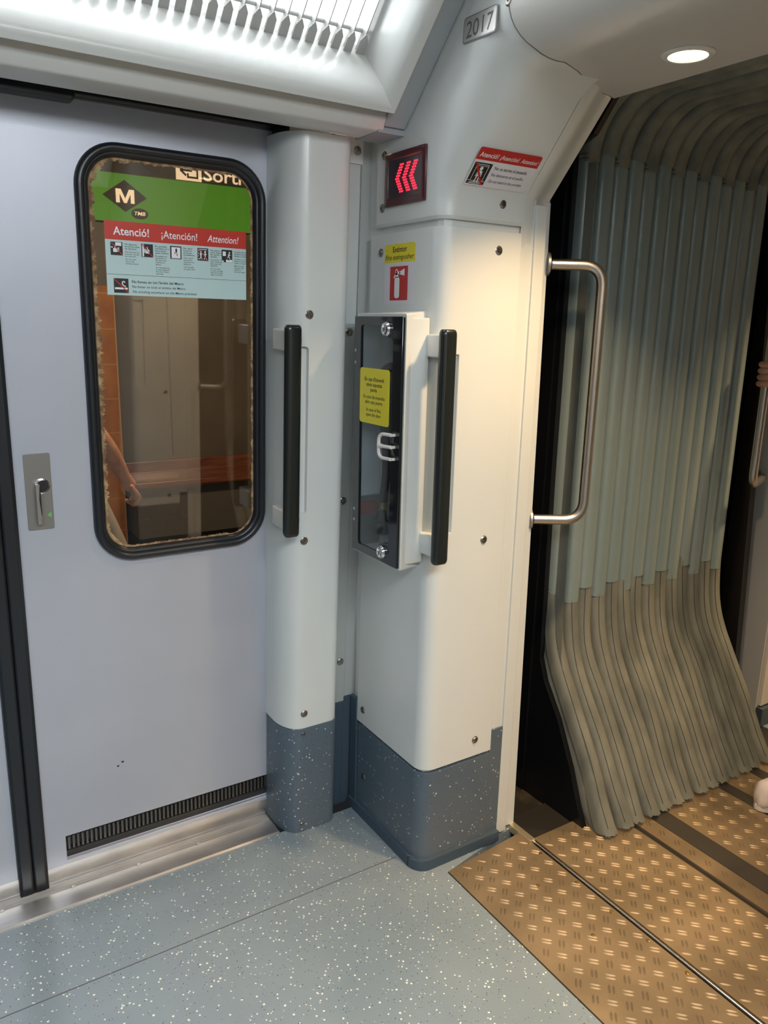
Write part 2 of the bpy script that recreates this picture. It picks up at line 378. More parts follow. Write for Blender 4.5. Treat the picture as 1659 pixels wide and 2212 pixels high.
# rubber seals where the leaves meet
bm = bmesh.new(); prism(bm, [(.184, .02), (.184, -.010), (.188, -.014), (.210, -.014), (.2175, -.008), (.2175, .02)], XY, .0, 1.866)
obj('edge_seal', bm, BLACK, d1, bevel=.002)
d2 = door_leaf(2, -.52, .150, None)
bm = bmesh.new(); prism(bm, [(.150, .02), (.150, -.008), (.157, -.014), (.178, -.014), (.183, -.010), (.183, .02)], XY, .0, 1.866)
obj('edge_seal', bm, BLACK, d2, bevel=.002)
obj('kick_strip', B(-.52, .1495, -.0012, .002, .010, .052), STEEL, d2)
d3 = door_leaf(3, -1.2, -.53, None)
# jamb seal
st('trim_5', prism(bmesh.new(), [(.833, .03), (.829, -.02), (.837, -.06), (.848, -.06), (.848, .03)], XY, 0, 1.866), BLACK, DF, bevel=.002)

# door lock plate
t = thing('door_lock_plate', 'stainless steel lock plate with a turn lever on the grey door left of its window', 'lock', dframe(.266, 1.038))
obj('plate', prism(bmesh.new(), rr(-.0275, -.0875, .0275, .0875, .004), XY, 0, .0025), mat('lock_plate_steel', (.30, .285, .265), .4, .7), t, bevel=.0006)
bm = bmesh.new(); prism(bm, disc(.0085, .0115, .0142, .0142, 24), XY, .0026, .0048); obj('key_hole', bm, INK, t)
bm = bmesh.new(); lathe(bm, [(.0175, .0024), (.0175, .004), (.0145, .005), (.0140, .003)], Matrix.Translation((.006, .013, 0)), 28); obj('lock_ring', bm, CHROME, t)
bm = bmesh.new(); prism(bm, rr(-.0095, -.072, .0005, .022, .004), XY, .0028, .019); obj('turn_lever', bm, SATIN, t, bevel=.0015)
bm = bmesh.new(); prism(bm, [(-.001, .016), (.0008, .016), (.001, -.05), (-.0005, -.05), (-.003, -.014)], XY, .0190, .0195); obj('lever_wear', bm, INK, t)
bm = bmesh.new(); prism(bm, [(.014, -.055), (.0225, -.062), (.0225, -.047)], XY, .0025, .0029); obj('paint_spot', bm, GRIN, t)

# ================================================================== STICKER ON THE DOOR GLASS
t = thing('door_warning_sticker', 'wide pale blue safety notice with red heading stuck on the door window', 'sticker', dframe(.438, 1.470, .003))
Wd, Ht = .327, .156
sheets('backing', [R(0, 0, Wd, Ht)], PAPERB, t, 0, .0003)
sheets('red_heading', [R(0, .117, Wd, Ht)], RED2, t, .0003, .0005)
lettering('heading_lettering', [('Atenció!', .018, .1275, .024, .078, 1, 0), ('¡Atención!', .124, .1275, .023, .083, 0, 0), ('Attention!', .231, .1275, .022, .077, 0, 1)], TXTW, t, .0004)
cols = [(.011, ['No aguanteu', 'les portes quan', 'es tanquin.'], ['No fuerces las', 'puertas cuando', 'se cierran.'], ['Do not hold', 'on to the', 'closing doors.']),
        (.078, ['És perillós', 'recolzar-se a', 'les portes', "quan s'obren."], ['Es peligroso', 'apoyarse en', 'las puertas', 'cuando se', 'abren.'], ['It is dangerous', 'to lean against', 'the doors when', 'opening.']),
        (.143, ['Per obrir', 'la porta', 'accioneu', 'la palanca.'], ['Para abrir', 'la puerta', 'accionar la', 'palanca.'], ['Lift handle', 'to open door.']),
        (.207, ['No entreu ni', 'sortiu després', 'de sentir el', 'xiulet.'], ['No entrar ni', 'salir después', 'del toque de', 'silbato.'], ['Do not enter', 'or exit carriage', 'after the closing', 'signal sounds.']),
        (.266, ['Compte amb la', 'distància entre', "l'andana i el vagó."], ['Cuidado con la', 'distancia entre', 'andén y vagón.'], ['Mind the gap', 'between the', 'platform', 'and carriage.'])]
bl = []; rg = []; bk = []; wh = []; rd = []
for x0, a, b_, c_ in cols:
    bk.append(R(x0, .0845, x0+.026, .1125)); tx = x0 + .031; y = .1075
    mx = .030 if x0 > .2 else .032
    for ln in a: bl.append((ln, tx, y, .0046, min(mx, .0024*len(ln)), 1, 0)); y -= .0047
    y -= .002
    for ln in b_: rg.append((ln, tx, y, .0044, min(mx, .0022*len(ln)), 0, 0)); y -= .0045
    y -= .002
    for ln in c_: rg.append((ln, tx, y, .0044, min(mx, .0021*len(ln)), 0, 1)); y -= .0045
# pictograms: a hand on a door, a hand on opening doors, a lever, a figure in a doorway, a figure by the train
def hand_icon(x, y, s, f=1):
    P = [R(x-.25*s*f, y-.3*s, x+.15*s*f, y+.12*s)]
    for k in range(4): P.append(line(x+.1*s*f, y+.1*s-k*.12*s, x+.48*s*f, y+(.22-k*.12)*s, .075*s))
    P.append(line(x-.1*s*f, y+.05*s, x+.02*s*f, y+.42*s, .09*s)); return P
wh += [R(.0215, .1045, .0345, .1115)] + hand_icon(.021, .0965, .018) + [line(.012, .101, .016, .101, .002)]
wh += [R(.080, .0855, .0835, .1115)] + hand_icon(.091, .098, .019, -1)
wh += [R(.146, .0860, .1665, .1100)]; bk2 = [disc(.157, .103, .0022, .0048), line(.158, .098, .159, .091, .0015)]
wh += [line(.2095, .0875+k*.006, .2095, .0905+k*.006, .0012) for k in range(4)]
for cxx in (.2150, .2255): wh += [disc(cxx, .1045, .0022), line(cxx, .102, cxx, .094, .003), line(cxx-.0035, .099, cxx+.0035, .0995, .0013), line(cxx, .094, cxx-.003, .087, .0014), line(cxx, .094, cxx+.003, .087, .0014)]
wh += [line(.2103, .1095, .2303, .1095, .0014), R(.2685, .0985, .2760, .1085), R(.2665, .0850, .2705, .0880), R(.2765, .0850, .2915, .0905), disc(.2850, .1065, .0018), line(.2845, .104, .2830, .098, .0025), line(.283, .098, .2865, .092, .0013), line(.283, .098, .279, .094, .0013), line(.281, .102, .288, .100, .0012)]
rd += [line(.012, .1120, .036, .0855, .0016), line(.079, .1120, .103, .0855, .0016), line(.208, .1120, .232, .0855, .0016), disc(.154, .0975, .0016), disc(.283, .0895, .0013)]
bk.append(R(.0145, .0050, .0465, .0360)); wh += [R(.0165, .0125, .0445, .0165)]
for k in range(10):
    a0 = k/10*4.4; wh.append(disc(.034+.005*math.cos(a0+.6)+(k*.0007), .0255+.0045*math.sin(a0+.6)-k*.0002, .0014, .0014, 8))
rd.append(line(.0145, .0355, .0463, .0055, .0020))
for b_ in bk: sheets('pictogram_ground', [b_], INK, t, .0003, .0005)
sheets('pictogram_figures', wh, TXTW, t, .0005, .0007); sheets('pictogram_lever', bk2, INK, t, .0007, .0008)
for b_ in rd: sheets('red_stroke', [b_], RED2, t, .0008, .0009)
sheets('rule_line', [R(0, .0440, Wd, .0447)], INK, t, .0003, .0005)
lettering('notice_lettering', bl + rg + [("No fumeu en tot l'àmbit del Metro", .054, .0275, .0082, .118, 1, 0), ('No fumar en todo el ámbito del Metro', .0545, .0170, .0078, .122, 0, 0), ('No smoking anywhere on the Metro premises', .0552, .0062, .0078, .148, 0, 1)], INK, t, .0001)

# ================================================================== DOOR PILLAR (left)
t = thing('door_pillar', 'slim rounded white pillar with blue speckled foot beside the sliding door', 'pillar', DF)
def column(x0, x1, d0, d1, rl, rt, z0, z1, ry=.085):
    pts = []
    for k in range(13): a = math.radians(180 + 90*k/12); pts.append((x0+rl + rl*math.cos(a), d0+ry + ry*math.sin(a)))
    for k in range(9): a = math.radians(270 + 90*k/8); pts.append((x1-rt + rt*math.cos(a), d0+rt + rt*math.sin(a)))
    pts += [(x1, d1), (x0, d1)]
    return prism(bmesh.new(), pts, XY, z0, z1)
c = obj('cover', column(.817, .982, -.13, .0, .052, .03, .338, 1.842), WHITE, t, smooth=35)
cut(c, [prism(bmesh.new(), rr(.80, .952, .870, 1.368, .008, 4), XZ, -.2, -.117)])
md = c.modifiers.new('b', 'BEVEL'); md.width = .003; md.segments = 2; md.limit_method = 'ANGLE'; md.angle_limit = math.radians(45)
obj('kick_cover', column(.819, .985, -.129, .0, .052, .03, .004, .336), KICK, t, smooth=35, bevel=.002)
screws(t, frame((0, -.130, 0), (1, 0, 0), (0, 0, 1)), [(.870, 1.443), (.865, .880), (.873, .383)])
screws(t, frame((0, -.129, 0), (1, 0, 0), (0, 0, 1)), [(.872, .320), (.872, .030)], r=.005)

def grab(name, label, M, zt, zb, bw, w0, w1, b0, b1, wb):
    # u across, v up, w outward. bar centred on u=0
    g = thing(name, label, 'handle', M)
    bm = bmesh.new(); sec = rr(-bw/2, w0, bw/2, w1, .010, 5)
    rows = []
    for k, zz in [(0, zb+.0)] + [(i, zb+.012*(1-math.cos(i*pi/8))) for i in range(1, 5)] + [(i, zt-.012*(1-math.cos((8-i)*pi/8))) for i in range(4, 8)] + [(8, zt)]:
        e = .006*(1 - math.sqrt(max(0, 1-(1-min(1, min(zz-zb, zt-zz)/.012))**2)))
        rows.append([(p[0]*(1-2*e/bw), zz, (w0+w1)/2+(p[1]-(w0+w1)/2)*(1-2*e/(w1-w0))) for p in sec])
    V = loft(bm, rows, close_row=True); bm.faces.new(V[0]); bm.faces.new(V[-1][::-1])
    obj('bar', bm, HANDLE, g, smooth=50)
    bm = bmesh.new()
    for zz in (zt-.016, zb+.016): pass
    for a, b in ((zt-.062, zt-.012), (zb+.012, zb+.062)):
        obj('bracket', prism(bmesh.new(), rr(b0, a, b1, b, .004, 3), XY, wb, w0-.004), WHITE, g, bevel=.003)
        k = (a+b)/2; obj('socket', prism(bmesh.new(), rr(b1-.010, k-.008, b1+.002, k+.008, .003, 3), XY, .0, w0+.003), BLACK, g)
    bm.free()
    return g
grab('grab_handle', 'black vertical grab bar on the slim pillar beside the door', DF @ frame((.814, -.130, 0), (1, 0, 0), (0, 0, 1)), 1.420, .906, .040, .014, .040, -.012, .026, -.06)

# ================================================================== GANGWAY PILLAR
LF = frame((1.06, 0, 0), (0, -1, 0), (0, 0, 1))     # left face: u = -y
FF = frame((0, 1.44, 0), (1, 0, 0), (0, 0, 1))      # front face: u = x
gp = thing('gangway_pillar', 'wide white corner pillar with blue speckled foot between door and gangway', 'pillar', Matrix.Identity(4))
bm = bmesh.new(); prism(bm, [(1.072, 1.80), (1.072, 1.475), (1.078, 1.458), (1.095, 1.452), (1.34, 1.452), (1.34, 1.80)], XY, .0, 1.86)
obj('carcass', bm, WHITE, gp, smooth=0, bevel=.001)
def lpanel(z0, z1, yb, yt, x0=1.06, y0=1.44, x1=1.29, r=.040, th=.015):
    def sec(z):
        k = (z-z0)/(z1-z0); yL = yb + (yt-yb)*k; o = []
        o.append((x0, yL, z))
        for i in range(11): a = math.radians(180 + 90*i/10); o.append((x0+r+r*math.cos(a), y0+r+r*math.sin(a), z))
        o.append((x1, y0, z)); o.append((x1, y0+th, z))
        for i in range(11): a = math.radians(270 - 90*i/10); o.append((x0+r+(r-th)*math.cos(a), y0+r+(r-th)*math.sin(a), z))
        o.append((x0+th, yL, z)); return o
    bm = bmesh.new(); V = loft(bm, [sec(z0 + (z1-z0)*i/4) for i in range(5)], close_row=True); bm.faces.new(V[0]); bm.faces.new(V[-1][::-1]); return bm
c = obj('lower_panel', lpanel(.296, 1.632, 1.768, 1.735), WHITE, gp, smooth=30)
cut(c, [B(1.0, 1.122, 1.40, 1.4485, .932, 1.356)])
md = c.modifiers.new('b', 'BEVEL'); md.width = .003; md.segments = 2; md.limit_method = 'ANGLE'; md.angle_limit = math.radians(45)
obj('kick_panel', lpanel(.027, .286, 1.766, 1.764, x0=1.062, y0=1.442), KICK, gp, smooth=30, bevel=.002)
bm = bmesh.new()
fpts = [(1.052, 1.80), (1.052, 1.475)] + [(1.052+.045+.045*math.cos(math.radians(180+9*i)), 1.432+.045+.045*math.sin(math.radians(180+9*i))) for i in range(11)] + [(1.335, 1.432), (1.335, 1.80)]
prism(bm, fpts, XY, 0, .030); obj('base_skirting', bm, DARKBL, gp, smooth=30, bevel=.004)
obj('side_skirting', B(1.292, 1.337, 1.447, 1.47, .0, .350), KICK, gp, bevel=.001)
obj('corner_skirting', B(1.057, 1.068, 1.768, 1.80, .0, .36), DARKBL, gp)
obj('post_liner', B(1.337, 1.372, 1.446, 1.62, .012, 1.70), WHITE, gp, bevel=.0015)
def post(x0, x1, ya, yb, z1):
    return prism(bmesh.new(), [(ya, .010), (1.62, .010), (1.62, z1), (yb, z1)], YZ, x0, x1)
obj('edge_post', post(1.379, 1.417, 1.462, 1.484, 1.716), WHITE, gp, bevel=.0015)
obj('post_gap', post(1.370, 1.381, 1.470, 1.485, 1.70), INK, gp)
screws(gp, LF, [(-1.689, 1.589), (-1.735, .341)]); screws(gp, frame((1.062, 0, 0), (0, -1, 0), (0, 0, 1)), [(-1.728, .130)])
screws(gp, FF, [(1.223, 1.590), (1.225, .901), (1.233, .343)])

# upper panel and portal: one surface lofted round the opening
def portal_rows():
    rows = []
    for j in range(9):                      # rounding from front face to reveal
        rows.append(('arc', j/8))
    for X in (1.20, 1.29): rows.append(('flat', X))
    return rows
def opening(X):
    k = max(0, min(1, (X-1.30)/.117))
    k = k*k*(3-2*k)
    y = 1.44 + (1.488-1.44)*k; zl = 1.705 + (1.722-1.705)*k; yc = 1.262 + (1.319-1.262)*k; zc = 1.914
    return y, zl, yc, zc
def column_pts(X, yend):                    # list of (y, z, ny, nz, r)
    y, zl, yc, zc = opening(X)
    big = X < 1.31; e = .045 if big else .008
    sp_ = smooth_path([(0, y, 1.655), (0, y, zl), (0, yc, zc), (0, yc-.30, zc)], e, 8)
    P = [(p[1], p[2]) for p in sp_[:-1]]
    a_, b_ = Vector(P[9]), Vector(P[10]); P = P[:10] + [tuple(a_.lerp(b_, k/7)) for k in range(1, 7)] + P[10:]
    last = P[-1][0]
    if yend < last - .002: P += [(last + (yend-last)*i/5, zc) for i in range(1, 6)]
    else: P += [(last-.0001*i, zc) for i in range(1, 6)]
    out = []
    for i, p in enumerate(P):
        a = P[max(0, i-1)]; b = P[min(len(P)-1, i+1)]; t_ = Vector((b[0]-a[0], b[1]-a[1])).normalized()
        k = max(0, min(1, (p[1]-1.70)/.17)); r = .040 + .060*k
        out.append((p[0], p[1], t_.y, -t_.x, r))
    return out
def yg(X, off):                             # where the header cover begins
    if X < 1.10: return 1.258 - .03*(X-1.06)/.04
    pts = [(1.10, 1.228), (1.16, 1.205), (1.22, 1.228), (1.28, 1.262), (1.34, 1.292), (1.417, 1.312)]
    for (a, ya), (b, yb) in zip(pts, pts[1:]):
        if X <= b: return ya + (yb-ya)*(X-a)/(b-a)
    return 1.312
def surf(Xs_flat, last, start=False):
    rows = []
    base0 = None
    # outer boundary row on the front face
    arcs = [j/8 for j in range(9)]
    def row(X, f):
        cp = column_pts(X, yg(X, 0)); o = []
        for (y, z, ny, nz, r) in cp:
            if f is not None:
                a = f*pi/2; o.append((1.06 + r*(1-math.cos(a)), y + ny*r*(1-math.sin(a)), z + nz*r*(1-math.sin(a))))
            else: o.append((X, y, z))
        return o
    first = row(1.06, 0); outer = []
    n = len(first)
    for i, p in enumerate(first):
        cp = column_pts(1.06, 0)[min(i, n-1)]
        if i < 3: outer.append((1.06, 1.713, p[2] if i else 1.655))
        else:
            k = min(1, (i-2)/(n-6)); outer.append((1.06, 1.713 + (p[1]-1.713)*max(0, (k-.45)/.55), 1.69 + (1.86-1.69)*min(1, k/.45) + (2.30-1.86)*max(0, (k-.45)/.55)))
    first[0] = (1.06, first[0][1], 1.655)
    rows.append(outer)
    for f in arcs: rows.append(row(1.06+.1*(1-math.cos(f*pi/2)), f))
    for X in Xs_flat: rows.append(row(X, None))
    return rows
bm = bmesh.new(); rows = surf((1.18, 1.22, 1.25, 1.28, 1.290), None)
# arc rows whose radius exceeds the first flat X are kept in order
loft(bm, rows)
up = obj('upper_panel', bm, WHITE, gp, smooth=50, solid=0)
# lower edge returns of the upper panel
bm = bmesh.new(); lp = [(1.06, 1.713)] + [(1.06+.04*(1-math.cos(a*pi/20)), 1.44+.04*(1-math.sin(a*pi/20))) for a in range(11)] + [(1.29, 1.44)]
inn = [(1.074, 1.713)] + [(1.074+.026*(1-math.cos(a*pi/20)), 1.454+.026*(1-math.sin(a*pi/20))) for a in range(11)] + [(1.29, 1.454)]
loft(bm, [[(x, y, 1.655) for x, y in lp], [(x, y, 1.648) for x, y in [(a[0]*.7+b[0]*.3, a[1]*.7+b[1]*.3) for a, b in zip(lp, inn)]], [(x, y, 1.648) for x, y in inn], [(x, y, 1.70) for x, y in inn]])
obj('upper_panel_lip', bm, WHITE, gp, smooth=50)
bm = bmesh.new(); loft(bm, [[(1.06, 1.713, z) for z in (1.652, 1.86)], [(1.075, 1.713, z) for z in (1.652, 1.86)]]); obj('upper_panel_edge', bm, WHITE, gp, smooth=0)
# frame between the panel and the opening edge
bm = bmesh.new(); rows = []
for X in (1.291, 1.31, 1.33, 1.35, 1.375, 1.40, 1.417):
    y, zl, yc, zc = opening(X); rec = .0015
    r_ = [(X, 1.4525 if X < 1.335 else (1.4465 if X < 1.372 else 1.4825), 1.60), (X, y+rec*(X < 1.4), 1.68), (X, y+rec*(X < 1.4), zl)]
    r_ += [(X, y+(yc-y)*k/8, zl+(zc-zl)*k/8) for k in range(1, 9)]
    rows.append(r_)
rows.append([(1.417, p[1]+.03, p[2]+.03) for p in rows[-1]])
loft(bm, rows); obj('opening_frame', bm, WHITE, gp, smooth=50)
screws(gp, LF, [(-1.682, 1.808), (-1.687, 1.691)]); screws(gp, FF, [(1.227, 1.691)])
screws(gp, LF, [(-1.258, 2.012)])
SF = frame((1.06, 1.44, 1.705), (1, 0, 0), (0, -.657, .754))
bm = bmesh.new(); lathe(bm, [(.008, -.001), (.008, .0006), (.0055, -.004), (.001, -.004)], frame((1.311, 1.330, 1.8995), (1, 0, 0), (0, -.66, .75)) @ Matrix.Identity(4), 18); obj('screw_recess', bm, SCREW, gp)

# header cover over the gangway
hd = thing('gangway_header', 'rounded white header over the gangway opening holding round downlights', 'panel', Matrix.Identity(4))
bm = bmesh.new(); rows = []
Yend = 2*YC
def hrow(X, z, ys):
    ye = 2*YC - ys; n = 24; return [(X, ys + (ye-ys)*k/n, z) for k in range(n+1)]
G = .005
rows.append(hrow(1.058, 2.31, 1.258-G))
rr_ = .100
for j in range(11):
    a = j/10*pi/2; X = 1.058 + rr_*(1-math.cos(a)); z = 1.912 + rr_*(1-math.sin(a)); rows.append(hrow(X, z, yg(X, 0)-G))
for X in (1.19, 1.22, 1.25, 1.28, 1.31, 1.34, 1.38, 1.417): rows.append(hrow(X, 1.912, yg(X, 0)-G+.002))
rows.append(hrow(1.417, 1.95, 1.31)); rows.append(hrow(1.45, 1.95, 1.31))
loft(bm, rows); obj('header_cover', bm, mat('header_shaded_white', (.57, .55, .51), .32, coat=.25), hd, smooth=50)  # white darkened and warmed: the soffit's shade is put into the colour
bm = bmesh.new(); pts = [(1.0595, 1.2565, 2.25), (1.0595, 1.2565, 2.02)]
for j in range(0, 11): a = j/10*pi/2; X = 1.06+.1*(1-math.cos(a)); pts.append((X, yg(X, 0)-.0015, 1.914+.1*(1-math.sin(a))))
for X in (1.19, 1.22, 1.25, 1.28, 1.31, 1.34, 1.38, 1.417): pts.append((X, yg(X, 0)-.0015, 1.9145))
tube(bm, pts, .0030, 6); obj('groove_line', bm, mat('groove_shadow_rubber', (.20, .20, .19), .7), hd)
def downlight(x, y, z, label):
    g = thing('downlight', label, 'lamp', Matrix.Translation((x, y, z)))
    bm = bmesh.new(); lathe(bm, [(.0475, .001), (.0475, -.002), (.045, -.0045), (.0385, -.006), (.0355, -.005), (.0345, .002), (.034, .002)], Matrix.Identity(4), 40); obj('trim_ring', bm, CEILW, g, smooth=35)
    bm = bmesh.new(); lathe(bm, [(.0345, -.0005), (.0340, -.0035), (.001, -.0042)], Matrix.Identity(4), 40); obj('lens', bm, WLAMP, g)
downlight(1.302, 1.035, 1.912, 'glowing warm round downlight recessed in the white gangway header')
downlight(1.302, .085, 1.912, 'second warm round downlight of the header, outside the right edge of the view')

# ================================================================== SIGNS ON THE PILLAR
t = thing('led_display', 'dark red framed LED display showing glowing red chevrons pointing left', 'display', frame((1.0595, 1.588, 1.748), (0, -1, 0), (0, 0, 1)))
bm = bmesh.new(); V = None
rows = [[(p[0], p[1], w) for p in rr(-.083+i, -.0585+i, .083-i, .0585-i, .004, 3)] for i, w in ((0, 0), (.0005, .005), (.003, .006), (.014, .006), (.016, .003))]
loft(bm, rows, close_row=True); obj('display_frame', bm, MAROON, t, smooth=35)
obj('display_face', B(-.0675, .0675, -.043, .043, .001, .0035), DISP, t)
for c_ in range(3):
    bm = bmesh.new()
    for r_ in range(-5, 6):
        for w_ in range(3):
            u = -.036 + c_*.0285 + abs(r_)*.0036 + w_*.0056; v = r_*.0058
            if u > .0620: continue
            prism(bm, disc(u, v, .0021, .0021, 8), XY, .0035, .0043)
    obj('led_chevron', bm, LED, t, smooth=0)

t = thing('extinguisher_sticker', 'yellow and white fire extinguisher sticker above the cabinet', 'sticker', frame((1.0597, 1.670, 1.468), (0, -1, 0), (0, 0, 1)))
sheets('white_field', [rr(0, 0, .131, .137, .008)], PAPER, t, 0, .0003)
sheets('yellow_field', [[p for p in rr(0, .095, .131, .137, .008)[:14]] + [(0, .095), (.131, .095)]], YELLOW, t, .0003, .0005)
lettering('lettering', [('Extintor', .036, .1185, .0175, .060, 1, 0), ('Fire extinguisher', .004, .1015, .0165, .122, 0, 1)], INK, t, .0003)
sheets('red_square', [R(.026, .008, .102, .086)], RED, t, .0003, .0005)
sheets('extinguisher_symbol', [rr(.046, .013, .067, .062, .007), R(.052, .060, .061, .068), line(.050, .067, .070, .073, .005), line(.052, .070, .043, .060, .0035), [(.066, .068), (.088, .064), (.088, .080), (.066, .073)], disc(.054, .074, .006, .006)], TXTW, t, .0005, .0007)
sheets('symbol_hole', [disc(.054, .074, .0035, .0035)], RED, t, .0007, .0008)

t = thing('corridor_warning_sticker', 'slanted red and white sticker against standing in the corridor', 'sticker', SF @ Matrix.Translation((.041, .018, .0012)))
Ws, Hs = .174, .088
sheets('white_field', [rr(0, 0, Ws, Hs, .005)], PAPER, t, 0, .0003)
sheets('red_heading', [[p for p in rr(0, .060, Ws, Hs, .005)[:14]] + [(0, .060), (Ws, .060)]], RED, t, .0003, .0005)
lettering('heading_lettering', [('Atenció!', .006, .067, .015, .050, 1, 0), ('¡Atención!', .0625, .067, .0142, .052, 0, 0), ('Attention!', .121, .067, .0140, .048, 0, 1)], TXTW, t, .0004)
sheets('pictogram_ground', [R(.004, .004, .052, .054)], INK, t, .0003, .0005)
sheets('pictogram_figure', [disc(.0275, .041, .0042), R(.0235, .023, .0315, .036), line(.0245, .024, .0235, .009, .0028), line(.0305, .024, .0315, .009, .0028), line(.0225, .035, .0205, .022, .0020), line(.0325, .035, .0345, .022, .0020),
       line(.012, .050, .012, .012, .0010), line(.044, .050, .044, .012, .0010), line(.012, .050, .044, .050, .0010), line(.005, .012, .012, .012, .001), line(.044, .012, .051, .012, .001), line(.014, .0115, .042, .0115, .0010), line(.011, .0085, .045, .0085, .0010), line(.008, .0060, .048, .0060, .0010), line(.012, .0465, .044, .0465, .0007)], TXTW, t, .0005, .0007)
sheets('red_stroke', [line(.0075, .054, .046, .004, .0045)], RED, t, .0007, .0009)
lettering('notice_lettering', [('No us atureu al passadís.', .061, .0425, .0105, .094, 1, 0), ('No detenerse en el pasillo.', .061, .0275, .0098, .092, 0, 0), ('Do not stand in the corridor.', .061, .0125, .0098, .097, 0, 1)], INK, t, .0001)

t = thing('car_number_plate', 'small brushed metal plate reading 2017 at the top of the pillar', 'number plate', frame((1.0592, 1.393, 1.972), (0, -1, 0), (0, -.06, 1)))
sheets('plate', [rr(0, -.001, .106, .046, .006)], PLATEG, t, 0, .0015)
lettering('numerals', [('2017', .010, .007, .0435, .086, 0, 0)], PLATED, t, .0012)
bm = bmesh.new(); o1 = rr(.0005, -.0005, .1055, .0455, .006); o2 = rr(.0018, .0008, .1042, .0442, .005)
loft(bm, [[(*p, .0017) for p in o1], [(*p, .0017) for p in o2]], close_row=True); obj('border', bm, PLATED, t)

# ================================================================== EXTINGUISHER CABINET
t = thing('extinguisher_cabinet', 'white fire cabinet with black framed clear door on the corner pillar', 'cabinet', Matrix.Identity(4))
# body: back at x 1.06, front at x .985, right side splayed
def cab(y0, y1, y0b, y1b, z0, z1, x0, x1): return [[(x0, y0, z0), (x0, y1, z0), (x0, y1, z1), (x0, y0, z1)], [(x1, y0b, z0), (x1, y1b, z0), (x1, y1b, z1), (x1, y0b, z1)]]
bm = bmesh.new(); fo = rr(1.455, .850, 1.672, 1.444, .006, 3); bo = [(p[0] + (.037 if p[0] < 1.56 else .0), p[1]) for p in rr(1.455, .840, 1.672, 1.452, .006, 3)]
fi = rr(1.464, .860, 1.664, 1.436, .005, 3)
loft(bm, [[(1.066, *p) for p in bo], [(.984, *p) for p in fo], [(.984, *p) for p in fi], [(1.052, *p) for p in fi]], close_row=True)
vs = [bm.verts.new((1.052, *p)) for p in fi]; bm.faces.new(vs)
obj('body', bm, WHITE, t, smooth=30, bevel=.002)
dr = obj('door', B(.976, .9835, 1.459, 1.668, .856, 1.437), BGLOSS, t)
wpts = [(1.637, .882), (1.637, 1.412), (1.632, 1.417), (1.545, 1.417), (1.543, 1.402), (1.534, 1.391), (1.520, 1.388), (1.503, 1.388), (1.497, 1.382), (1.495, .915), (1.500, .908), (1.522, .906), (1.536, .900), (1.542, .888), (1.542, .877), (1.632, .877)]
cut(dr, [prism(bmesh.new(), wpts, YZ, .9, 1.1)])
md = dr.modifiers.new('b', 'BEVEL'); md.width = .0015; md.segments = 2; md.limit_method = 'ANGLE'; md.angle_limit = math.radians(50)
obj('window', B(.9790, .9805, 1.462, 1.660, .862, 1.430), CLEAR, dr, smooth=0)
for z in (1.409, .883):
    bm = bmesh.new(); lathe(bm, [(.0165, 0), (.0165, .004), (.0135, .009), (.0105, .0095), (.0095, .0055), (.001, .0055)], frame((.976, 1.520, z), (0, -1, 0), (0, 0, 1)), 28); l = obj('lock', bm, CHROME, dr, smooth=25)
    bm = bmesh.new(); box(bm, .9690, .9712, 1.5165, 1.5235, z-.006, z+.006); obj('lock_core', bm, STEEL, dr)
for y, z in ((1.659, 1.357), (1.659, 1.328), (1.656, .963), (1.656, .935)):
    bm = bmesh.new(); lathe(bm, [(.0038, 0), (.0038, .001), (.0015, .0028)], frame((.976, y, z), (0, -1, 0), (0, 0, 1)), 12); obj('rivet', bm, CHROME, dr)
# handle shaped like a three-pronged clip
bm = bmesh.new(); cF = frame((.976, 1.522, 1.145), (0, -1, 0), (0, 0, 1))
def cP(pts): return [cF @ Vector(p) for p in pts]
tube(bm, cP(smooth_path([(.043, .028, .010), (.003, .028, .018), (.003, -.028, .018), (.043, -.028, .010)], .018, 8)), .0042, 8); tube(bm, cP([(.003, 0, .018), (.022, 0, .016), (.046, 0, .010)]), [.006, .0042, .0042], 8)
for v in (.028, 0, -.028): box(bm, .9672, .976, 1.476, 1.4815, 1.145+v-.003, 1.145+v+.003)
obj('pull_handle', bm, mat('handle_white_plastic', (.70, .67, .64), .35), dr)
lb = sheets('yellow_label', [rr(0, 0, .132, .131, .008)], YELLOW, dr, 0, .0004); lb.matrix_local = frame((.9757, 1.637, 1.187), (0, -1, 0), (0, 0, 1))
tl = lettering('label_lettering', [("En cas d'incendi", .022, .101, .0125, .086, 1, 0), ('obriu aquesta', .029, .0885, .0125, .071, 1, 0), ('porta', .0495, .0765, .0125, .028, 1, 0), ('En caso de incendio', .017, .0595, .012, .096, 0, 0), ('abrir esta puerta', .026, .0475, .012, .077, 0, 0), ('In case of fire,', .031, .0295, .0115, .066, 0, 1), ('open this door', .0305, .0175, .0115, .067, 0, 1)], INK, dr, .0002, .0004)
tl.matrix_local = frame((.9757, 1.637, 1.187), (0, -1, 0), (0, 0, 1))
ho = tube(bmesh.new(), smooth_path([(1.03, 1.52, 1.30), (1.03, 1.575, 1.328), (1.03, 1.635, 1.30), (1.03, 1.61, 1.17), (1.03, 1.590, 1.08), (1.03, 1.606, .985)], .06, 8), .011, 12)
ht = thing('extinguisher_hose', 'black rubber hose with brass collar inside the fire cabinet', 'hose', Matrix.Identity(4))
obj('hose', ho, RUBR, ht)
obj('collar', lathe(bmesh.new(), [(.009, 0), (.0105, .004), (.0105, .018), (.009, .022)], Matrix.Translation((1.03, 1.606, .964)), 18), BRASS, ht)
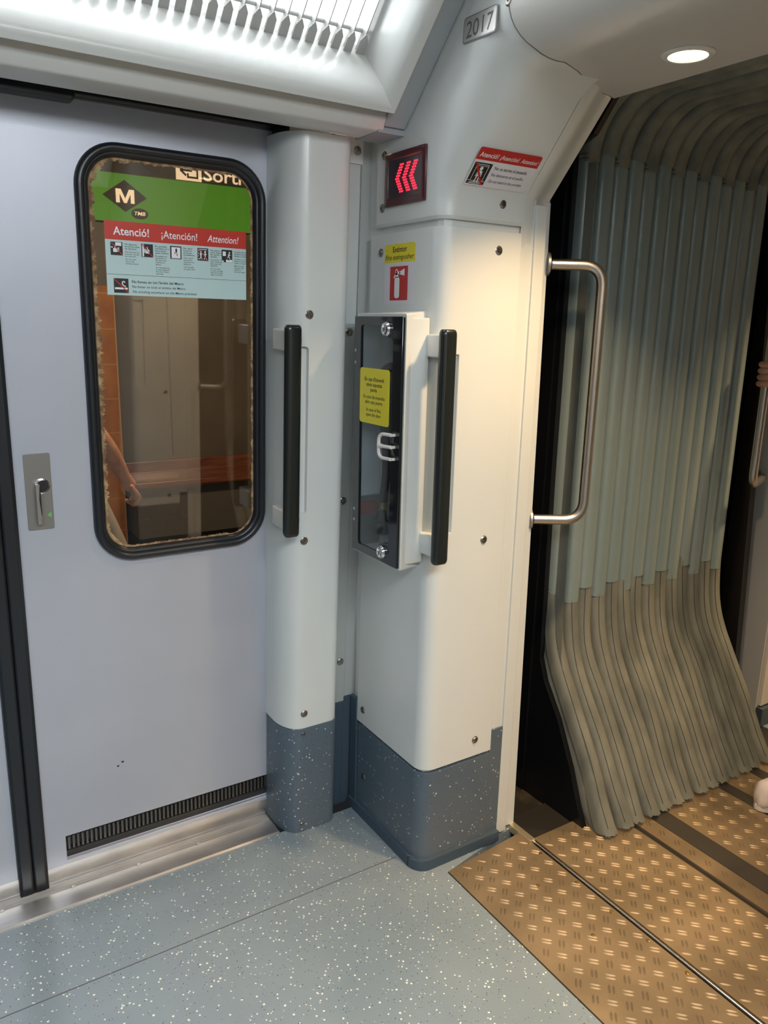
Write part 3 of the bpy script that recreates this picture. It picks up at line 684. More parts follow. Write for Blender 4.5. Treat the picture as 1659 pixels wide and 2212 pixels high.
obj('nozzle', lathe(bmesh.new(), [(.018, 0), (.021, .006), (.021, .030), (.014, .036), (.012, .052), (.011, .062)], Matrix.Translation((1.026, 1.606, .902)), 18), mat('nozzle_plastic', (.07, .062, .06), .5), ht)
bm = bmesh.new(); box(bm, .99, 1.052, 1.655, 1.664, .866, .992); obj('side_bracket', bm, mat('bracket_grey', (.25, .25, .25), .4, .5), ht)
obj('red_tag', B(.992, 1.04, 1.653, 1.656, .945, .978), REDL, ht)
bm = bmesh.new(); lathe(bm, [(.008, 0), (.008, .001), (.001, .0015)], frame((1.052, 1.640, .895), (0, -1, 0), (0, 0, 1)), 14); obj('back_bolt', bm, GREYP, ht)

g = grab('grab_handle', 'black vertical grab bar on the corner pillar right of the fire cabinet', frame((1.055, 1.440, 0), (1, 0, 0), (0, 0, 1)), 1.412, .874, .040, .030, .056, -.010, .022, -.045)
for ch in g.children:
    if ch.name.startswith('bracket'): pass

# ================================================================== GANGWAY RAIL, PIT, FLOOR PLATES
def rail(label, A_, B_, zt, zb, name='gangway_rail', r=.0135):
    g = thing(name, label, 'handrail', Matrix.Identity(4))
    P = smooth_path([(*A_, zt), (*B_, zt), (*B_, zb), (*A_, zb)], .055, 10)
    obj('tube', tube(bmesh.new(), P, r, 18, caps=True), SATIN, g, smooth=60)
    d = (Vector((*B_, 0)) - Vector((*A_, 0))).normalized()
    for z in (zt, zb):
        Mx = Matrix.Translation((*A_, z)) @ d.to_track_quat('Z', 'Y').to_matrix().to_4x4()
        obj('mount_flange', lathe(bmesh.new(), [(.028, -.012), (.028, -.006), (.026, -.005), (.016, -.004)], Mx, 24), mat('flange_grey', (.35, .34, .33), .4, .7), g)
    return g
rail('brushed steel tube rail on the near side of the gangway bellows', (1.430, 1.482), (1.542, 1.413), 1.574, .921)
# black end frame of this car
bm = bmesh.new(); box(bm, 1.420, 1.425, 1.50, 1.85, -.03, 2.2)
st('wall_end_1', bm, BDEEP)
bm = bmesh.new(); box(bm, 1.575, 1.598, 1.60, 1.95, -.05, 2.4)
# side of the void between post and bellows
prism(bm, [(1.335, -.02), (1.66, -.02), (1.66, 2.2), (1.60, 2.2), (1.582, 1.9), (1.578, 1.0), (1.568, .45), (1.543, .385), (1.478, .29), (1.413, .16), (1.372, .055)], YZ, 1.580, 1.598)
prism(bm, [(1.52, 1.90), (1.63, 1.86), (1.63, 2.35), (1.2, 2.35), (1.2, 2.02), (1.44, 2.0)], YZ, 1.580, 1.598)
st('wall_end_2', bm, mat('black_frame_paint', (.006, .007, .009), .28), smooth=0)
st('wall_end_3', B(1.425, 1.60, 1.68, 1.72, -.05, 2.3), BDEEP)
st('wall_end_4', B(1.425, 1.62, -.7, 1.9, 2.15, 2.2), BDEEP)
st('floor_pit', B(1.417, 1.58, 1.375, 1.70, -.035, -.012), PIT)
t = thing('threshold_bar', 'short pale brass bar at the foot of the gangway edge post', 'bar', Matrix.Identity(4))
obj('bar', B(1.399, 1.419, 1.372, 1.472, -.01, .012), GOLD, t, bevel=.001)

def tread(bm, x0, x1, y0, y1, z, per=.0505):
    import itertools
    nx = int((x1-x0)/per*2)+2; ny = int((y1-y0)/per*2)+2; h = per/2
    for i in range(nx):
        for j in range(ny):
            cx, cy = (math.floor(x0/h)+i)*h, (math.floor(y0/h)+j)*h
            gi, gj = math.floor(x0/h)+i, math.floor(y0/h)+j
            if (gi + gj) % 2: continue
            typ = gi % 2                   # even sites one way, odd the other
            a = math.radians(45 if typ == 0 else -45); ux, uy = math.cos(a), math.sin(a); px, py = -uy, ux
            for s in (-1, 1):
                mx_, my_ = cx + px*s*.0046, cy + py*s*.0046
                L, w = .0140, .0029
                if not (x0+.004 < mx_ - abs(ux)*L and mx_ + abs(ux)*L < x1-.004 and y0 < my_ - abs(uy)*L and my_ + abs(uy)*L < y1): continue
                base = []
                for k, (a_, b_) in enumerate(((-L, 0), (-L*.5, -w), (L*.5, -w), (L, 0), (L*.5, w), (-L*.5, w))):
                    base.append(bm.verts.new((mx_+ux*a_+px*b_, my_+uy*a_+py*b_, z)))
                t1 = bm.verts.new((mx_-ux*L*.55, my_-uy*L*.55, z+.0021)); t2 = bm.verts.new((mx_+ux*L*.55, my_+uy*L*.55, z+.0021))
                for f in ((0, 1, t1), (1, 2, t2, t1), (2, 3, t2), (3, 4, t2), (4, 5, t1, t2), (5, 0, t1)):
                    bm.faces.new([base[v] if isinstance(v, int) else v for v in f])
def plate(label, pts, x0, x1, y0, y1, z):
    bm = bmesh.new(); prism(bm, pts, XY, z-.006, z); tread(bm, x0, x1, y0, y1, z)
    me = obj('tread_plate', bm, PLATE, smooth=50); return tag(me, label, 'floor plate', 'bronze tread plates across the gangway')
YA, YB = -.25, 1.40
P1 = plate('bronze tread plate nearest the speckled floor', [(1.132, YB-.0), (1.132, YA), (1.408, YA), (1.408, 1.425)][::-1], 1.132, 1.408, YA, YB, .003)
plate('bronze tread plate just past the thin steel rod', R(1.426, YA, 1.715, 1.385), 1.426, 1.715, YA, 1.375, .003)
plate('narrow bronze tread plate between the two dark floor strips', R(1.735, YA, 1.795, 1.30), 1.735, 1.800, YA, 1.29, .002)
plate('bronze tread plate under the white shoe', R(1.865, YA, 2.115, 1.30), 1.865, 2.115, YA, 1.29, .002)
plate('far bronze tread plate past the shoe beside the bellows', R(2.165, YA, 2.285, 1.30), 2.165, 2.285, YA, 1.29, .002)
plate('farthest bronze tread plate before the next car', R(2.335, YA, 2.62, 1.30), 2.335, 2.62, YA, 1.29, .002)
bm = bmesh.new()
st('floor_gangway', B(1.41, 2.62, YA, 1.50, -.04, -.004), mat('dark_strip_metal', (.055, .048, .042), .4, .5))
for i, (a, b) in enumerate(((1.797, 1.863), (2.117, 2.163), (2.287, 2.333))):
    st('trim_%d' % (6+i), B(a, b, YA, 1.31, -.004, .001+.001*(i == 0)), mat('dark_strip_%d' % i, (.10, .088, .075), .35, .6))
tag(obj('threshold_rod', tube(bmesh.new(), [(1.4175, 1.372, .002), (1.4175, YA, .002)], .0042, 10), mat('polished_rod', (.66, .60, .50), .2, 1.)), 'thin polished steel rod between the first two tread plates', 'rod')
bm = bmesh.new()
bo = P1
for x, y in ((1.395, 1.325), (1.397, 1.19), (1.393, 1.07), (1.396, .96), (1.394, .85), (1.30, 1.235), (1.295, 1.04)):
    bm = bmesh.new(); lathe(bm, [(.0048, 0), (.0048, .0022), (.0030, .0026), (.0026, .0014), (.0005, .0014)], Matrix.Translation((x, y, .003)), 12); obj('bolt', bm, BRASS, bo)

# ================================================================== BELLOWS
N = 14; X0 = 1.600; PITCH = .0582
bel = thing('gangway_bellows', 'grey-green pleated gangway bellows arching over the passage', 'bellows', Matrix.Identity(4))
def side_path(k):
    j = (k*37 % 11)/11. - .5
    P = [(1.292, .0), (1.352, .12), (1.408, .225), (1.470, .330), (1.528+.004*j, .42), (1.552, .50), (1.560, .60), (1.563, .75), (1.566, 1.1), (1.568, 1.5), (1.568, 1.85)]
    return P
def resample(P, n):
    P = [Vector(p) for p in P]; L = [0]
    for a, b in zip(P, P[1:]): L.append(L[-1] + (b-a).length)
    out = []
    for i in range(n):
        t_ = L[-1]*i/(n-1); k = 0
        while k < len(L)-2 and L[k+1] < t_: k += 1
        out.append(P[k].lerp(P[k+1], (t_-L[k])/(L[k+1]-L[k])))
    return out
def pleat(path, xc, wid, depth, off, jitter=0., closed_ends=True, nsec=12, wob=0., seed=0):
    # path of 2-D (y, z) points; pleat bulges to the right-hand side of travel (into the passage)
    rnd = random.Random(seed); ph = rnd.random()*6; rows = []
    for i, p in enumerate(path):
        a = path[max(0, i-1)]; b = path[min(len(path)-1, i+1)]; t_ = (Vector(b)-Vector(a)).normalized(); n = Vector((-t_.y, t_.x))
        w_ = wid(i/(len(path)-1)) if callable(wid) else wid; d_ = depth(i/(len(path)-1)) if callable(depth) else depth
        sx = wob*math.sin(i*.22+ph) + wob*.5*math.sin(i*.5+2*ph); r_ = []
        for k in range(nsec+1):
            th = pi*k/nsec; cx = -math.cos(th); s = math.sin(th)
            cx = math.copysign(abs(cx)**.85, cx); s = s**.62 * (1.0 - .16*(cx*.5+.5))
            q_ = Vector(p) + n*(off + s*d_)
            r_.append((xc + sx + cx*w_/2, q_.x, q_.y))
        rows.append(r_)
    return rows
HT = 1.852
for k in range(N):
    xc = X0 + PITCH*(k+.5); alt = .012 if k % 2 else -.014
    sp = side_path(k)
    zs = .640 + (.018 if k % 2 == 0 else -.018) - .000*k; zt = 1.878 + alt
    low = smooth_path([(0, *p) for p in sp if p[1] < zs-.01] + [(0, 1.561, zs+.03)], .05, 3); low = [(p[1], p[2]) for p in low]
    low = resample(low, 34)
    # arch: starts at zt, quarter round, across, quarter round, down the far side
    arch = [(1.568, zt - .02)]; Rr = .165; cyy, czz = 1.568-Rr, 1.852
    for i in range(0, 13): a = pi/2*i/12; arch.append((cyy + Rr*math.cos(a), max(zt-.01, czz) + (Rr-.0)*math.sin(a) if False else czz + .0 + Rr*math.sin(a)))
    arch = [arch[0]] + [p for p in arch[1:] if p[1] > zt-.015]
    arch += [(cyy - (2*cyy-2*YC)*i/10, czz+Rr) for i in range(1, 10)]
    right = [(2*YC-p[0], p[1]) for p in arch[:13]][::-1]
    arch = arch + right + [(2*YC-1.566, 1.0), (2*YC-1.56, .6), (2*YC-1.53, .42), (2*YC-1.29, .0)]
    # pleats bulge toward the passage: path runs upward on the left, so normal (-tz, ty) faces -y
    bm = bmesh.new(); loft(bm, pleat(arch, xc, PITCH*.99, .038, -.014+(.003 if k % 2 else -.002), nsec=16, seed=k)); f = obj('pleat', bm, FOLDT, bel, smooth=60)
    slv = [(y, z) for y, z in resample([(1.563, zs-.004), (1.566, 1.1), (1.568, 1.5), (1.568, zt)], 8)]
    bm = bmesh.new(); rows = pleat(slv, xc, PITCH*1.0, .032, -.014+(.002 if k % 2 else -.001), nsec=20, seed=k); loft(bm, rows); s_ = obj('sleeve', bm, SLEEVE, f, smooth=60)
    bm = bmesh.new()
    for zz in (zs-.003, zs+.007, zt-.001, zt-.012):
        rws = pleat([(1.5655, zz-.0008), (1.5655, zz+.0008)], xc, PITCH*1.01, .0328, -.014+(.002 if k % 2 else -.001), nsec=20); loft(bm, rws)
    obj('hem_stitching', bm, SEAM, f)
    rnd = random.Random(k*5+1)
    wl = lambda u: PITCH*(.97 + .08*(1-u)) ; dl = lambda u: .026 + .013*min(1, (1-u)*3) + .010*max(0, .15-u)/.15
    alt2 = .0025 if k % 2 else -.0015
    rows = pleat(low, xc, wl, dl, -.014+alt2, nsec=20, wob=.0032, seed=k)
    rows[0] = [(p[0], p[1]+rnd.uniform(-.004, .004), p[2]-.002 + rnd.uniform(0, .006) + .012*(abs(q2-10)/10)**2) for q2, p in enumerate(rows[0])]
    # keep the hem ends above the floor
    rows = [[(p[0], p[1], max(p[2], .006)) for p in r_] for r_ in rows]
    bm = bmesh.new(); loft(bm, rows); lo_ = obj('lower_pleat', bm, FOLDC, f, smooth=60)
    bm = bmesh.new()
    for side in (-.30,):
        pts = [Vector(r_[7]) + Vector((0, -.0006, 0)) for r_ in rows[1:]]; tube(bm, pts, .0009, 5)
    obj('seam_stitching', bm, SEAM, lo_)
# the first pleat's outer flap, spreading at its foot
fl_p = resample([(1.345, .0), (1.395, .055), (1.425, .16), (1.49, .29), (1.555, .385), (1.575, .45), (1.582, .7), (1.588, 1.2), (1.59, 1.84)], 30)
rows = []
for i, p in enumerate(fl_p):
    u = i/29; inn_y = side_y = None
    rows.append([(1.602+.012*k/3 - (.010*math.sin(k) if u < .1 else 0), p[0] - k*.020*(1+1.2*max(0, .3-u)), max(p[1], .006)) for k in range(4)])
bm = bmesh.new(); loft(bm, rows); obj('end_flap', bm, FOLDC, bel, smooth=60)

# ================================================================== NEXT CAR
bm = bmesh.new(); box(bm, 2.50, 2.60, 1.60, 1.70, -.05, 2.3); 
prism(bm, [(1.494, -.02), (1.70, -.02), (1.70, 2.3), (1.602, 2.3)], YZ, 2.500, 2.53)
box(bm, 2.415, 2.53, 1.62, 1.66, -.02, 2.3)
st('wall_end_5', bm, BDEEP, smooth=0)
bm = bmesh.new(); box(bm, 2.60, 2.64, 1.462, 1.62, -.01, 1.90); st('wall_far_1', bm, GREYW, bevel=.002)
bm = bmesh.new(); box(bm, 2.612, 2.95, 1.450, 1.60, .075, 1.75); st('wall_far_2', bm, ORAN, bevel=.002)
st('wall_far_3', B(2.603, 2.96, 1.435, 1.60, 0, .070), DARKBL)
st('wall_far_4', B(2.60, 3.6, -.3, 1.32, 1.94, 2.0), WHITE); st('wall_far_5', B(3.6, 3.7, -.7, 1.9, -.05, 2.3), WHITE)
st('floor_far', B(2.62, 3.7, -.6, 1.9, -.05, 0), FLOORM)
st('wall_far_6', B(2.42, 3.7, -.60, -.50, -.05, 2.3), WHITE)
st('wall_far_7', B(2.95, 3.6, 1.75, 1.8, -.05, 2.3), WHITE)
rail('brushed steel tube rail of the next car at the right edge of the view', (2.60, 1.556), (2.412, 1.480), 1.56, .922)
bm = bmesh.new(); lathe(bm, [(.010, 0), (.010, .004), (.004, .006)], frame((2.598, 1.567, .385), (0, -1, 0), (0, 0, 1)), 14); tag(obj('wall_bolt', bm, INK), 'small black bolt on the grey end wall of the next car', 'bolt')

# ================================================================== CEILING COFFER LIGHTS
def coffer(label, mirror):
    MM = Matrix.Identity(4) if not mirror else Matrix.Translation((0, 2*YC, 0)) @ Matrix.Diagonal((1, -1, 1, 1))
    t = thing('ceiling_light', label, 'ceiling light', Matrix.Identity(4))
    XL, XR = -1.62, 1.003
    def ring(s0, s1, xl, xr, d):            # rectangle in the ceiling frame
        return [MM @ Vector((x, *cf(s, d))) for x, s in ((xl, s0), (xr, s0), (xr, s1), (xl, s1))]
    prof = [(.000, .020, -.045+.045), (.000, .0, 0), (.003, -.004, .004), (.010, -.002, .010), (.022, .015, .022), (.030, .040, .028), (.034, .075, .032), (.036, .110, .034), (.038, .128, .036)]
    rows = []
    for ins, d, insx in prof: rows.append(ring(-.0+ins*1.05, .60-ins, XL+insx, XR-insx, d))
    rows.append(ring(.040, .56, XL+.037, XR-.037, .150)); rows.append(ring(.036, .56, XL+.036, XR-.036, .185))
    # subdivide long sides is unnecessary: faces are ruled
    bm = bmesh.new(); loft(bm, rows, close_row=True); obj('housing', bm, CEILW, t, smooth=50)
    bm = bmesh.new(); V = [bm.verts.new(p) for p in ring(.036, .56, XL+.03, XR-.03, .184)]; bm.faces.new(V); obj('diffuser', bm, DIFF, t, smooth=0)
    bm = bmesh.new()
    for s in (.078, .30, .52): obj('cross_rod', tube(bmesh.new(), [MM @ Vector((XL+.04, *cf(s, .160))), MM @ Vector((XR-.04, *cf(s, .160)))], .0045, 8), LOUV, t)
    first = None; n = int((XR-.045-XL-.05)/.0308)
    for k in range(n):
        x = XR-.038-.0125 - k*.0308
        if first is None or mirror:
            bm = bmesh.new()
            sp = [(-.0098, .030), (.0098, .030), (.0098, .068), (.0015, .082), (-.0015, .082), (-.0098, .068)]
            a = [bm.verts.new(MM @ Vector((x+p[0], *cf(p[1], .1365)))) for p in sp]; b = [bm.verts.new(MM @ Vector((x+p[0], *cf(p[1], .1385)))) for p in sp]
            bm.faces.new(a); bm.faces.new(b[::-1])
            for i in range(6): bm.faces.new((a[i], b[i], b[(i+1) % 6], a[(i+1) % 6]))
            # blade edge-on behind the spade
            for s0, s1, w, d0, d1 in ((.030, .56, .0011, .1385, .160),):
                v = [MM @ Vector((x+sx*w, *cf(s, d))) for s in (s0, s1) for sx in (-1, 1) for d in (d0, d1)]
                v = [bm.verts.new(p) for p in v]
                for f in ((0, 1, 3, 2), (4, 6, 7, 5), (0, 4, 5, 1), (2, 3, 7, 6), (0, 2, 6, 4), (1, 5, 7, 3)): bm.faces.new([v[i] for i in f])
            o = obj('louver_blade', bm, LOUV, t, smooth=0); first = o; x_first = x
        else:
            o = first.copy(); COL.objects.link(o); o.parent = t; o.location.x = x - x_first
    return t
coffer('bright recessed ceiling light with white louver blades above the door', False)
coffer('matching louvered ceiling light over the opposite side of the car', True)
# grey gap strip between ceiling and gangway portal
bm = bmesh.new()
for s0, s1, d0 in ((-.055, .22, .018),):
    v = [(x, *cf(s, d)) for x in (1.001, 1.062) for s in (s0, s1) for d in (d0, .12)]
v = []
box_pts = [(1.000, -.04, .014), (1.058, -.04, .014), (1.058, .60, .014), (1.000, .60, .014), (1.000, -.06, .10), (1.058, -.06, .10), (1.058, .60, .10), (1.000, .60, .10)]
V = [bm.verts.new((x, *cf(s, d))) for x, s, d in box_pts]
for f in ((0, 3, 2, 1), (4, 5, 6, 7), (0, 1, 5, 4), (1, 2, 6, 5), (2, 3, 7, 6), (3, 0, 4, 7)): bm.faces.new([V[i] for i in f])
st('trim_12', bm, GREYP, bevel=.003)
bm = bmesh.new(); prism(bm, [(1.60, 1.8365), (1.70, 1.8365), (1.70, 1.99), (1.63, 1.99), (1.60, 1.87)], YZ, .99, 1.065); st('trim_13', bm, GREYP)

# ================================================================== PLATFORM OUTSIDE
st('floor_platform', B(-2, 6, 2.02, 5.1, -.10, -.02), PFLOOR)
st('wall_platform', B(-2, 6, 5.0, 5.1, -.1, 3.2), PWALL)
st('ceiling_platform', B(-2, 6, 1.95, 5.1, 3.0, 3.1), PDARK)
st('wall_platform_left', B(-2, -1.9, 2, 5, -.1, 3.1), PDARK); st('wall_platform_right', B(5.9, 6, 2, 5, -.1, 3.1), PDARK)
st('trim_20', B(-2, 6, 4.96, 5.0, -.02, .05), PGREY)
for i, x in enumerate((1.55, 2.15, 2.75)): st('trim_%d' % (21+i), B(x, x+.010, 4.993, 5.0, .55, 1.95), PDARK)
t = thing('platform_sign', 'long platform sign band, black above green, seen through the door window', 'sign', frame((0, 4.98, 0), (1, 0, 0), (0, 0, 1)))
obj('black_band', B(.3, 4.5, 2.245, 2.60, -.02, .0), SIGNBK, t); obj('green_band', B(.3, 4.5, 1.975, 2.245, -.02, .0), GREEN, t)
sheets('arrow_ground', [R(1.637, 2.250, 1.798, 2.356)], CREAM, t, 0, .003)
sheets('arrow_mark', [line(1.668, 2.308, 1.738, 2.308, .012), line(1.664, 2.308, 1.700, 2.338, .012), line(1.664, 2.308, 1.700, 2.278, .012), line(1.71, 2.336, 1.776, 2.336, .011), line(1.771, 2.341, 1.771, 2.266, .011), line(1.706, 2.270, 1.776, 2.270, .011), line(1.711, 2.270, 1.711, 2.292, .011)], SIGNBK, t, .003, .005)
lettering('exit_lettering', [('Sortida', 1.812, 2.262, .112, .375, 1, 0)], CREAM, t, .002)
sheets('metro_diamond', [[(1.195, 2.121), (1.324, 2.034), (1.453, 2.121), (1.324, 2.212)]], SIGNBK, t, 0, .003)
sheets('metro_letter', [[(1.270, 2.083), (1.292, 2.083), (1.292, 2.134), (1.316, 2.083), (1.332, 2.083), (1.356, 2.134), (1.356, 2.083), (1.378, 2.083), (1.378, 2.160), (1.348, 2.160), (1.324, 2.108), (1.300, 2.160), (1.270, 2.160)]], CREAM, t, .003, .005)
sheets('operator_oval', [disc(1.407, 2.030, .050, .031, 24)], SIGNBK, t, 0, .003); lettering('operator_lettering', [('TMB', 1.374, 2.020, .030, .066, 1, 1)], CREAM, t, .004)
t = thing('tiled_column', 'narrow orange-brown tiled column on the platform', 'column', Matrix.Translation((1.05, 4.85, 0)))
obj('tile_face', B(-.08, .145, 0, .13, -.02, 1.60), OTILE, t)
bm = bmesh.new()
for k in range(8): box(bm, -.081, .146, -.001, .131, .12+k*.205, .126+k*.205)
box(bm, .139, .1462, -.0015, .13, -.02, 1.6)
obj('tile_joints', bm, mat('tile_joint', (.38, .22, .10), .6), t)
t = thing('platform_bench', 'long red-brown wooden bench along the platform wall', 'bench', Matrix.Translation((2.6, 4.7, 0)))
bm = bmesh.new(); prism(bm, [(-.08, .425), (-.07, .41), (.25, .41), (.25, .46), (.22, .54), (.19, .54), (.17, .47), (-.07, .455)], YZ, -1.40, 1.6); obj('seat', bm, BENCHM, t, bevel=.006)
obj('apron', B(-1.38, 1.58, -.04, .25, .10, .405), PGREY, t)

# ================================================================== PEOPLE
def skin(name, joints, edges, m, parent, levels=2, root=0):
    me = bpy.data.meshes.new(name); me.from_pydata([j[0] for j in joints], edges, []); me.materials.append(m)
    o = bpy.data.objects.new(name, me); COL.objects.link(o); o.parent = parent
    sk = o.modifiers.new('skin', 'SKIN'); sk.use_smooth_shade = True; sk.branch_smoothing = .6
    for i, v in enumerate(me.skin_vertices[0].data):
        r = joints[i][1]; v.radius = r if isinstance(r, tuple) else (r, r); v.use_root = (i == root)
    o.modifiers.new('sub', 'SUBSURF').levels = levels; o.modifiers['sub'].render_levels = levels
    bpy.context.view_layer.update()
    new = bpy.data.meshes.new_from_object(o.evaluated_get(bpy.context.evaluated_depsgraph_get()))
    o.modifiers.clear(); o.data = new
    for p in new.polygons: p.use_smooth = True
    return o
def person(name, label, M, arm_l, arm_r, fingers, leg_l, leg_r, cloth, cloth2):
    # M places the pelvis base point (floor) with local x = left of the body, y = forward
    t = thing(name, label, 'person', M)
    J = [((0, 0, .95), (.14, .10)), ((0, 0, 1.12), (.13, .095)), ((0, .01, 1.30), (.155, .11)), ((0, 0, 1.42), (.10, .075)), ((0, .01, 1.50), .052), ((0, .02, 1.56), (.07, .085)), ((0, .02, 1.66), (.078, .095)), ((0, .01, 1.72), (.055, .07))]
    E_ = [(i, i+1) for i in range(7)]
    def chain(st_, pts):
        pr = st_
        for p, r in pts: J.append((p, r)); E_.append((pr, len(J)-1)); pr = len(J)-1
        return pr
    wl = chain(3, arm_l); wr = chain(3, arm_r); chain(0, leg_l); chain(0, leg_r)
    body = skin('body', J, E_, SKIN, t)
    for wrist, fs in ((arm_l[-1][0], fingers[0]), (arm_r[-1][0], fingers[1])):
        for fg in fs: 
            jj = [(p, r) for p, r in fg]; skin('finger', jj, [(i, i+1) for i in range(len(jj)-1)], SKIN, t, 2)
    # clothing
    def cover(nm, idx_pts, m, grow=.012):
        jj = [(p, (r[0]+grow, r[1]+grow) if isinstance(r, tuple) else r+grow) for p, r in idx_pts]; return jj
    S_ = cover('shirt', [(j[0], j[1]) for j in J[0:4]], cloth); e = [(0, 1), (1, 2), (2, 3)]
    for arm in (arm_l, arm_r):
        pr = 3
        for p, r in arm[:2]: S_.append((p, r+.014)); e.append((pr, len(S_)-1)); pr = len(S_)-1
        p, r = arm[2]; pe = Vector(arm[1][0]).lerp(Vector(p), .12); S_.append((tuple(pe), r+.018)); e.append((pr, len(S_)-1))
    skin('shirt', S_, e, cloth, t, 2)
    T_ = [((0, 0, .97), (.155, .115))]; e = []
    for leg in (leg_l, leg_r):
        pr = 0
        for p, r in leg[:3]: T_.append((p, r+.016)); e.append((pr, len(T_)-1)); pr = len(T_)-1
    skin('trousers', T_, e, cloth2, t, 2)
    # hair and face
    bm = bmesh.new(); bmesh.ops.create_uvsphere(bm, u_segments=20, v_segments=14, radius=1)
    for v in list(bm.verts):
        if v.co.y > .45 and v.co.z < .55 or v.co.z < -.35: bm.verts.remove(v)
    for v in bm.verts: v.co = Vector((v.co.x*.090, v.co.y*.108+.005, v.co.z*.115+1.665))
    obj('hair', bm, HAIR, t)
    bm = bmesh.new()
    for sx in (-.03, .03): bmesh.ops.create_uvsphere(bm, u_segments=10, v_segments=8, radius=.010, matrix=Matrix.Translation((sx, .104, 1.645)))
    obj('eyes', bm, TXTW, t)
    bm = bmesh.new(); tube(bm, [(0, .105, 1.650), (0, .128, 1.615), (0, .108, 1.605)], [.008, .013, .008], 8); tube(bm, [(-.028, .098, 1.575), (0, .108, 1.573), (.028, .098, 1.575)], [.004, .007, .004], 8)
    for sx in (-1, 1): lathe(bm, [(.016, -.006), (.022, 0), (.016, .006)], Matrix.Translation((sx*.083, .01, 1.635)) @ Matrix.Rotation(pi/2, 4, 'Y') @ Matrix.Scale(1.4, 4, (1, 0, 0)), 12)
    obj('face_features', bm, SKIN, t)
    return t
def shoe(parent, M, m=None):
    rows = []
    for x, w, h0, h1 in ((-.125, .012, .012, .05), (-.115, .030, .006, .085), (-.07, .036, .004, .098), (-.03, .036, .004, .090), (.02, .040, .004, .075), (.07, .046, .004, .060), (.11, .043, .006, .050), (.135, .030, .010, .040), (.148, .010, .016, .030)):
        rows.append([(w*math.cos(a)*(1 if math.sin(a) < .3 else .86), x, (h0+h1)/2 + (h1-h0)/2*math.copysign(abs(math.sin(a))**.8, math.sin(a))) for a in [2*pi*k/18 for k in range(18)]])
    bm = bmesh.new(); V = loft(bm, rows, close_row=True); bm.faces.new(V[0]); bm.faces.new(V[-1][::-1]); s = obj('shoe', bm, m or SHOE, parent, M, smooth=60)
    bm = bmesh.new(); prism(bm, [(0.042*math.cos(a)*(1.05), .012+.140*math.sin(a)) for a in [2*pi*k/24 for k in range(24)]], XY, .0, .018); obj('sole', bm, mat('sole_white', (.7, .66, .66), .6), parent, M, bevel=.003)
    bm = bmesh.new()
    for k in range(5): z = .092-k*.0065; tube(bm, [(-.026, -.015+k*.022, z-.012), (0, -.012+k*.022, z+.0015), (.026, -.015+k*.022, z-.012)], .0028, 6)
    tube(bm, [(-.040, -.09, .03), (-.041, -.03, .055), (-.039, .03, .045), (-.040, .09, .02)], .003, 6); tube(bm, [(.040, -.09, .03), (.041, -.03, .055), (.039, .03, .045), (.040, .09, .02)], .003, 6)
    obj('laces', bm, m or SHOE, parent, M)
# platform walker: only the hanging forearm and hand show in the window
# local axes: x = walker's left, y = forward (world +x)
MP = Matrix.Translation((.46, 3.16, -.02)) @ Matrix.Rotation(-pi/2, 4, 'Z')
def Lp(x, y, z): v = MP.inverted() @ Vector((x, y, z)); return (v.x, v.y, v.z)
sh_r = (.17, 0, 1.40)
aR = [(Lp(.50, 3.00, 1.38), .055), (Lp(.60, 2.99, 1.06), .045), (Lp(.690, 2.99, .925), .040), (Lp(.738, 2.99, .825), .026), (Lp(.770, 2.99, .775), (.030, .020))]
aL = [((-.17, 0, 1.38), .055), ((-.22, -.05, 1.10), .043), ((-.23, -.02, .98), .036), ((-.23, .05, .84), .026), ((-.23, .07, .78), (.030, .020))]
fR = []
for k in range(4):
    yy = 2.965 + k*.017; fR.append([(Lp(.762, yy, .785), .010), (Lp(.786-.003*k, yy, .748), .0095), (Lp(.770-.004*k, yy, .722), .009), (Lp(.750-.003*k, yy, .722+.004*k), .008)])
fR.append([(Lp(.750, 2.955, .805), .010), (Lp(.765, 2.945, .770), .010), (Lp(.760, 2.948, .742), .009)])
fL = [[((-.23+.016*k-.03, .075, .77), .010), ((-.23+.016*k-.03, .085, .73), .009), ((-.23+.016*k-.03, .075, .70), .008)] for k in range(4)] + [[((-.20, .07, .80), .010), ((-.19, .09, .76), .009)]]
lg = lambda sx, fy: [((sx*.09, fy*.3, .86), .085), ((sx*.095, fy*.9, .48), .058), ((sx*.095, fy*.8-.02, .12), .040), ((sx*.095, fy*.8-.03, .06), .035)]
pt = person('person', 'person in blue-grey top on the platform, arm hanging beyond the door window', MP, aR, aL, (fR, fL), lg(1, .28), lg(-1, -.15), SHIRT, TROUS)
shoe(pt, Matrix.Translation((.095, .28, 0))); shoe(pt, Matrix.Translation((-.095, -.10, 0)))
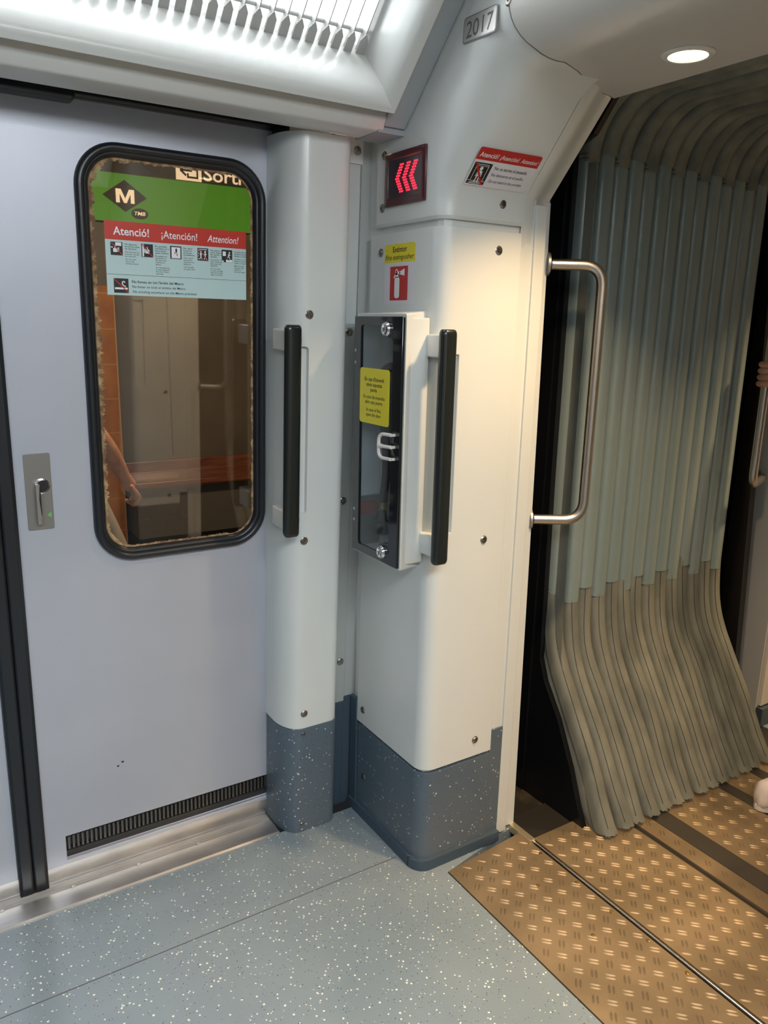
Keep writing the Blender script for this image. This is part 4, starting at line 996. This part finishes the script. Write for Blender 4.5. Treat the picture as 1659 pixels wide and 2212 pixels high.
# gangway passenger: hand on the far rail and the toe of a white shoe
ang = math.radians(8)
MQ = Matrix.Translation((2.40, .88, 0)) @ Matrix.Rotation(ang, 4, 'Z')
def Lq(x, y, z): v = MQ.inverted() @ Vector((x, y, z)); return (v.x, v.y, v.z)
aHold = [(Lq(2.56, .95, 1.38), .055), (Lq(2.58, 1.15, 1.16), .045), (Lq(2.53, 1.26, 1.17), .038), (Lq(2.445, 1.405, 1.262), .028), (Lq(2.428, 1.450, 1.294), (.026, .040))]
aH2 = [(Lq(2.23, .90, 1.38), .055), (Lq(2.20, .86, 1.10), .043), (Lq(2.21, .88, .98), .036), (Lq(2.22, .95, .84), .026), (Lq(2.22, .97, .78), (.030, .020))]
fH = []
for k in range(4):
    z = 1.326 - k*.0205
    fH.append([(Lq(2.430, 1.452, z), .0125), (Lq(2.397, 1.455, z-.002), .0125), (Lq(2.388, 1.482, z-.004), .012), (Lq(2.406, 1.502, z-.005), .010)])
fH.append([(Lq(2.434, 1.455, 1.322), .014), (Lq(2.418, 1.458, 1.348), .013), (Lq(2.394, 1.464, 1.356), .012)])
fH2 = [[(Lq(2.22+.016*k-.03, .985, .77), .010), (Lq(2.22+.016*k-.03, .99, .73), .009), (Lq(2.22+.016*k-.03, .98, .70), .008)] for k in range(4)] + [[(Lq(2.25, .97, .80), .010), (Lq(2.26, .99, .76), .009)]]
pq = person('person', 'person at the right edge gripping the far rail, white shoe on the tread plates', MQ, aHold, aH2, (fH, fH2),
            lg(1, .02), [(Lq(2.33, .88, .86), .085), (Lq(2.31, .93, .48), .058), (Lq(2.215, 1.085, .13), .036), (Lq(2.19, 1.108, .07), .033)], DARKC, DARKC)
shoe(pq, Matrix.Translation((.095, .03, .003))); shoe(pq, MQ.inverted() @ Matrix.Translation((2.235, 1.090, .003)) @ Matrix.Rotation(math.radians(-112), 4, 'Z') @ Matrix.Scale(1.08, 4))

# ================================================================== OPPOSITE SIDE (mirrored, seen in reflections)
MIR = Matrix.Translation((0, 2*YC, 0)) @ Matrix.Diagonal((1, -1, 1, 1))
bpy.context.view_layer.update()
def mirror(root, label):
    def cp(o, par):
        c = o.copy(); COL.objects.link(c); c.parent = par
        for ch in [x for x in bpy.data.objects if x.parent == o and x is not c]: cp(ch, c)
        return c
    src = root; c = src.copy(); COL.objects.link(c); c.matrix_world = MIR @ src.matrix_world
    for ch in list(src.children): cp(ch, c)
    c['label'] = label; return c
mirror(gp, 'white corner pillar on the opposite side, outside the right edge of the view')
rr2 = [o for o in bpy.data.objects if o.parent is None and o.name.startswith('gangway_rail')][0]
mirror(rr2, 'steel tube rail on the opposite side of the gangway, mirrored in the door glass')
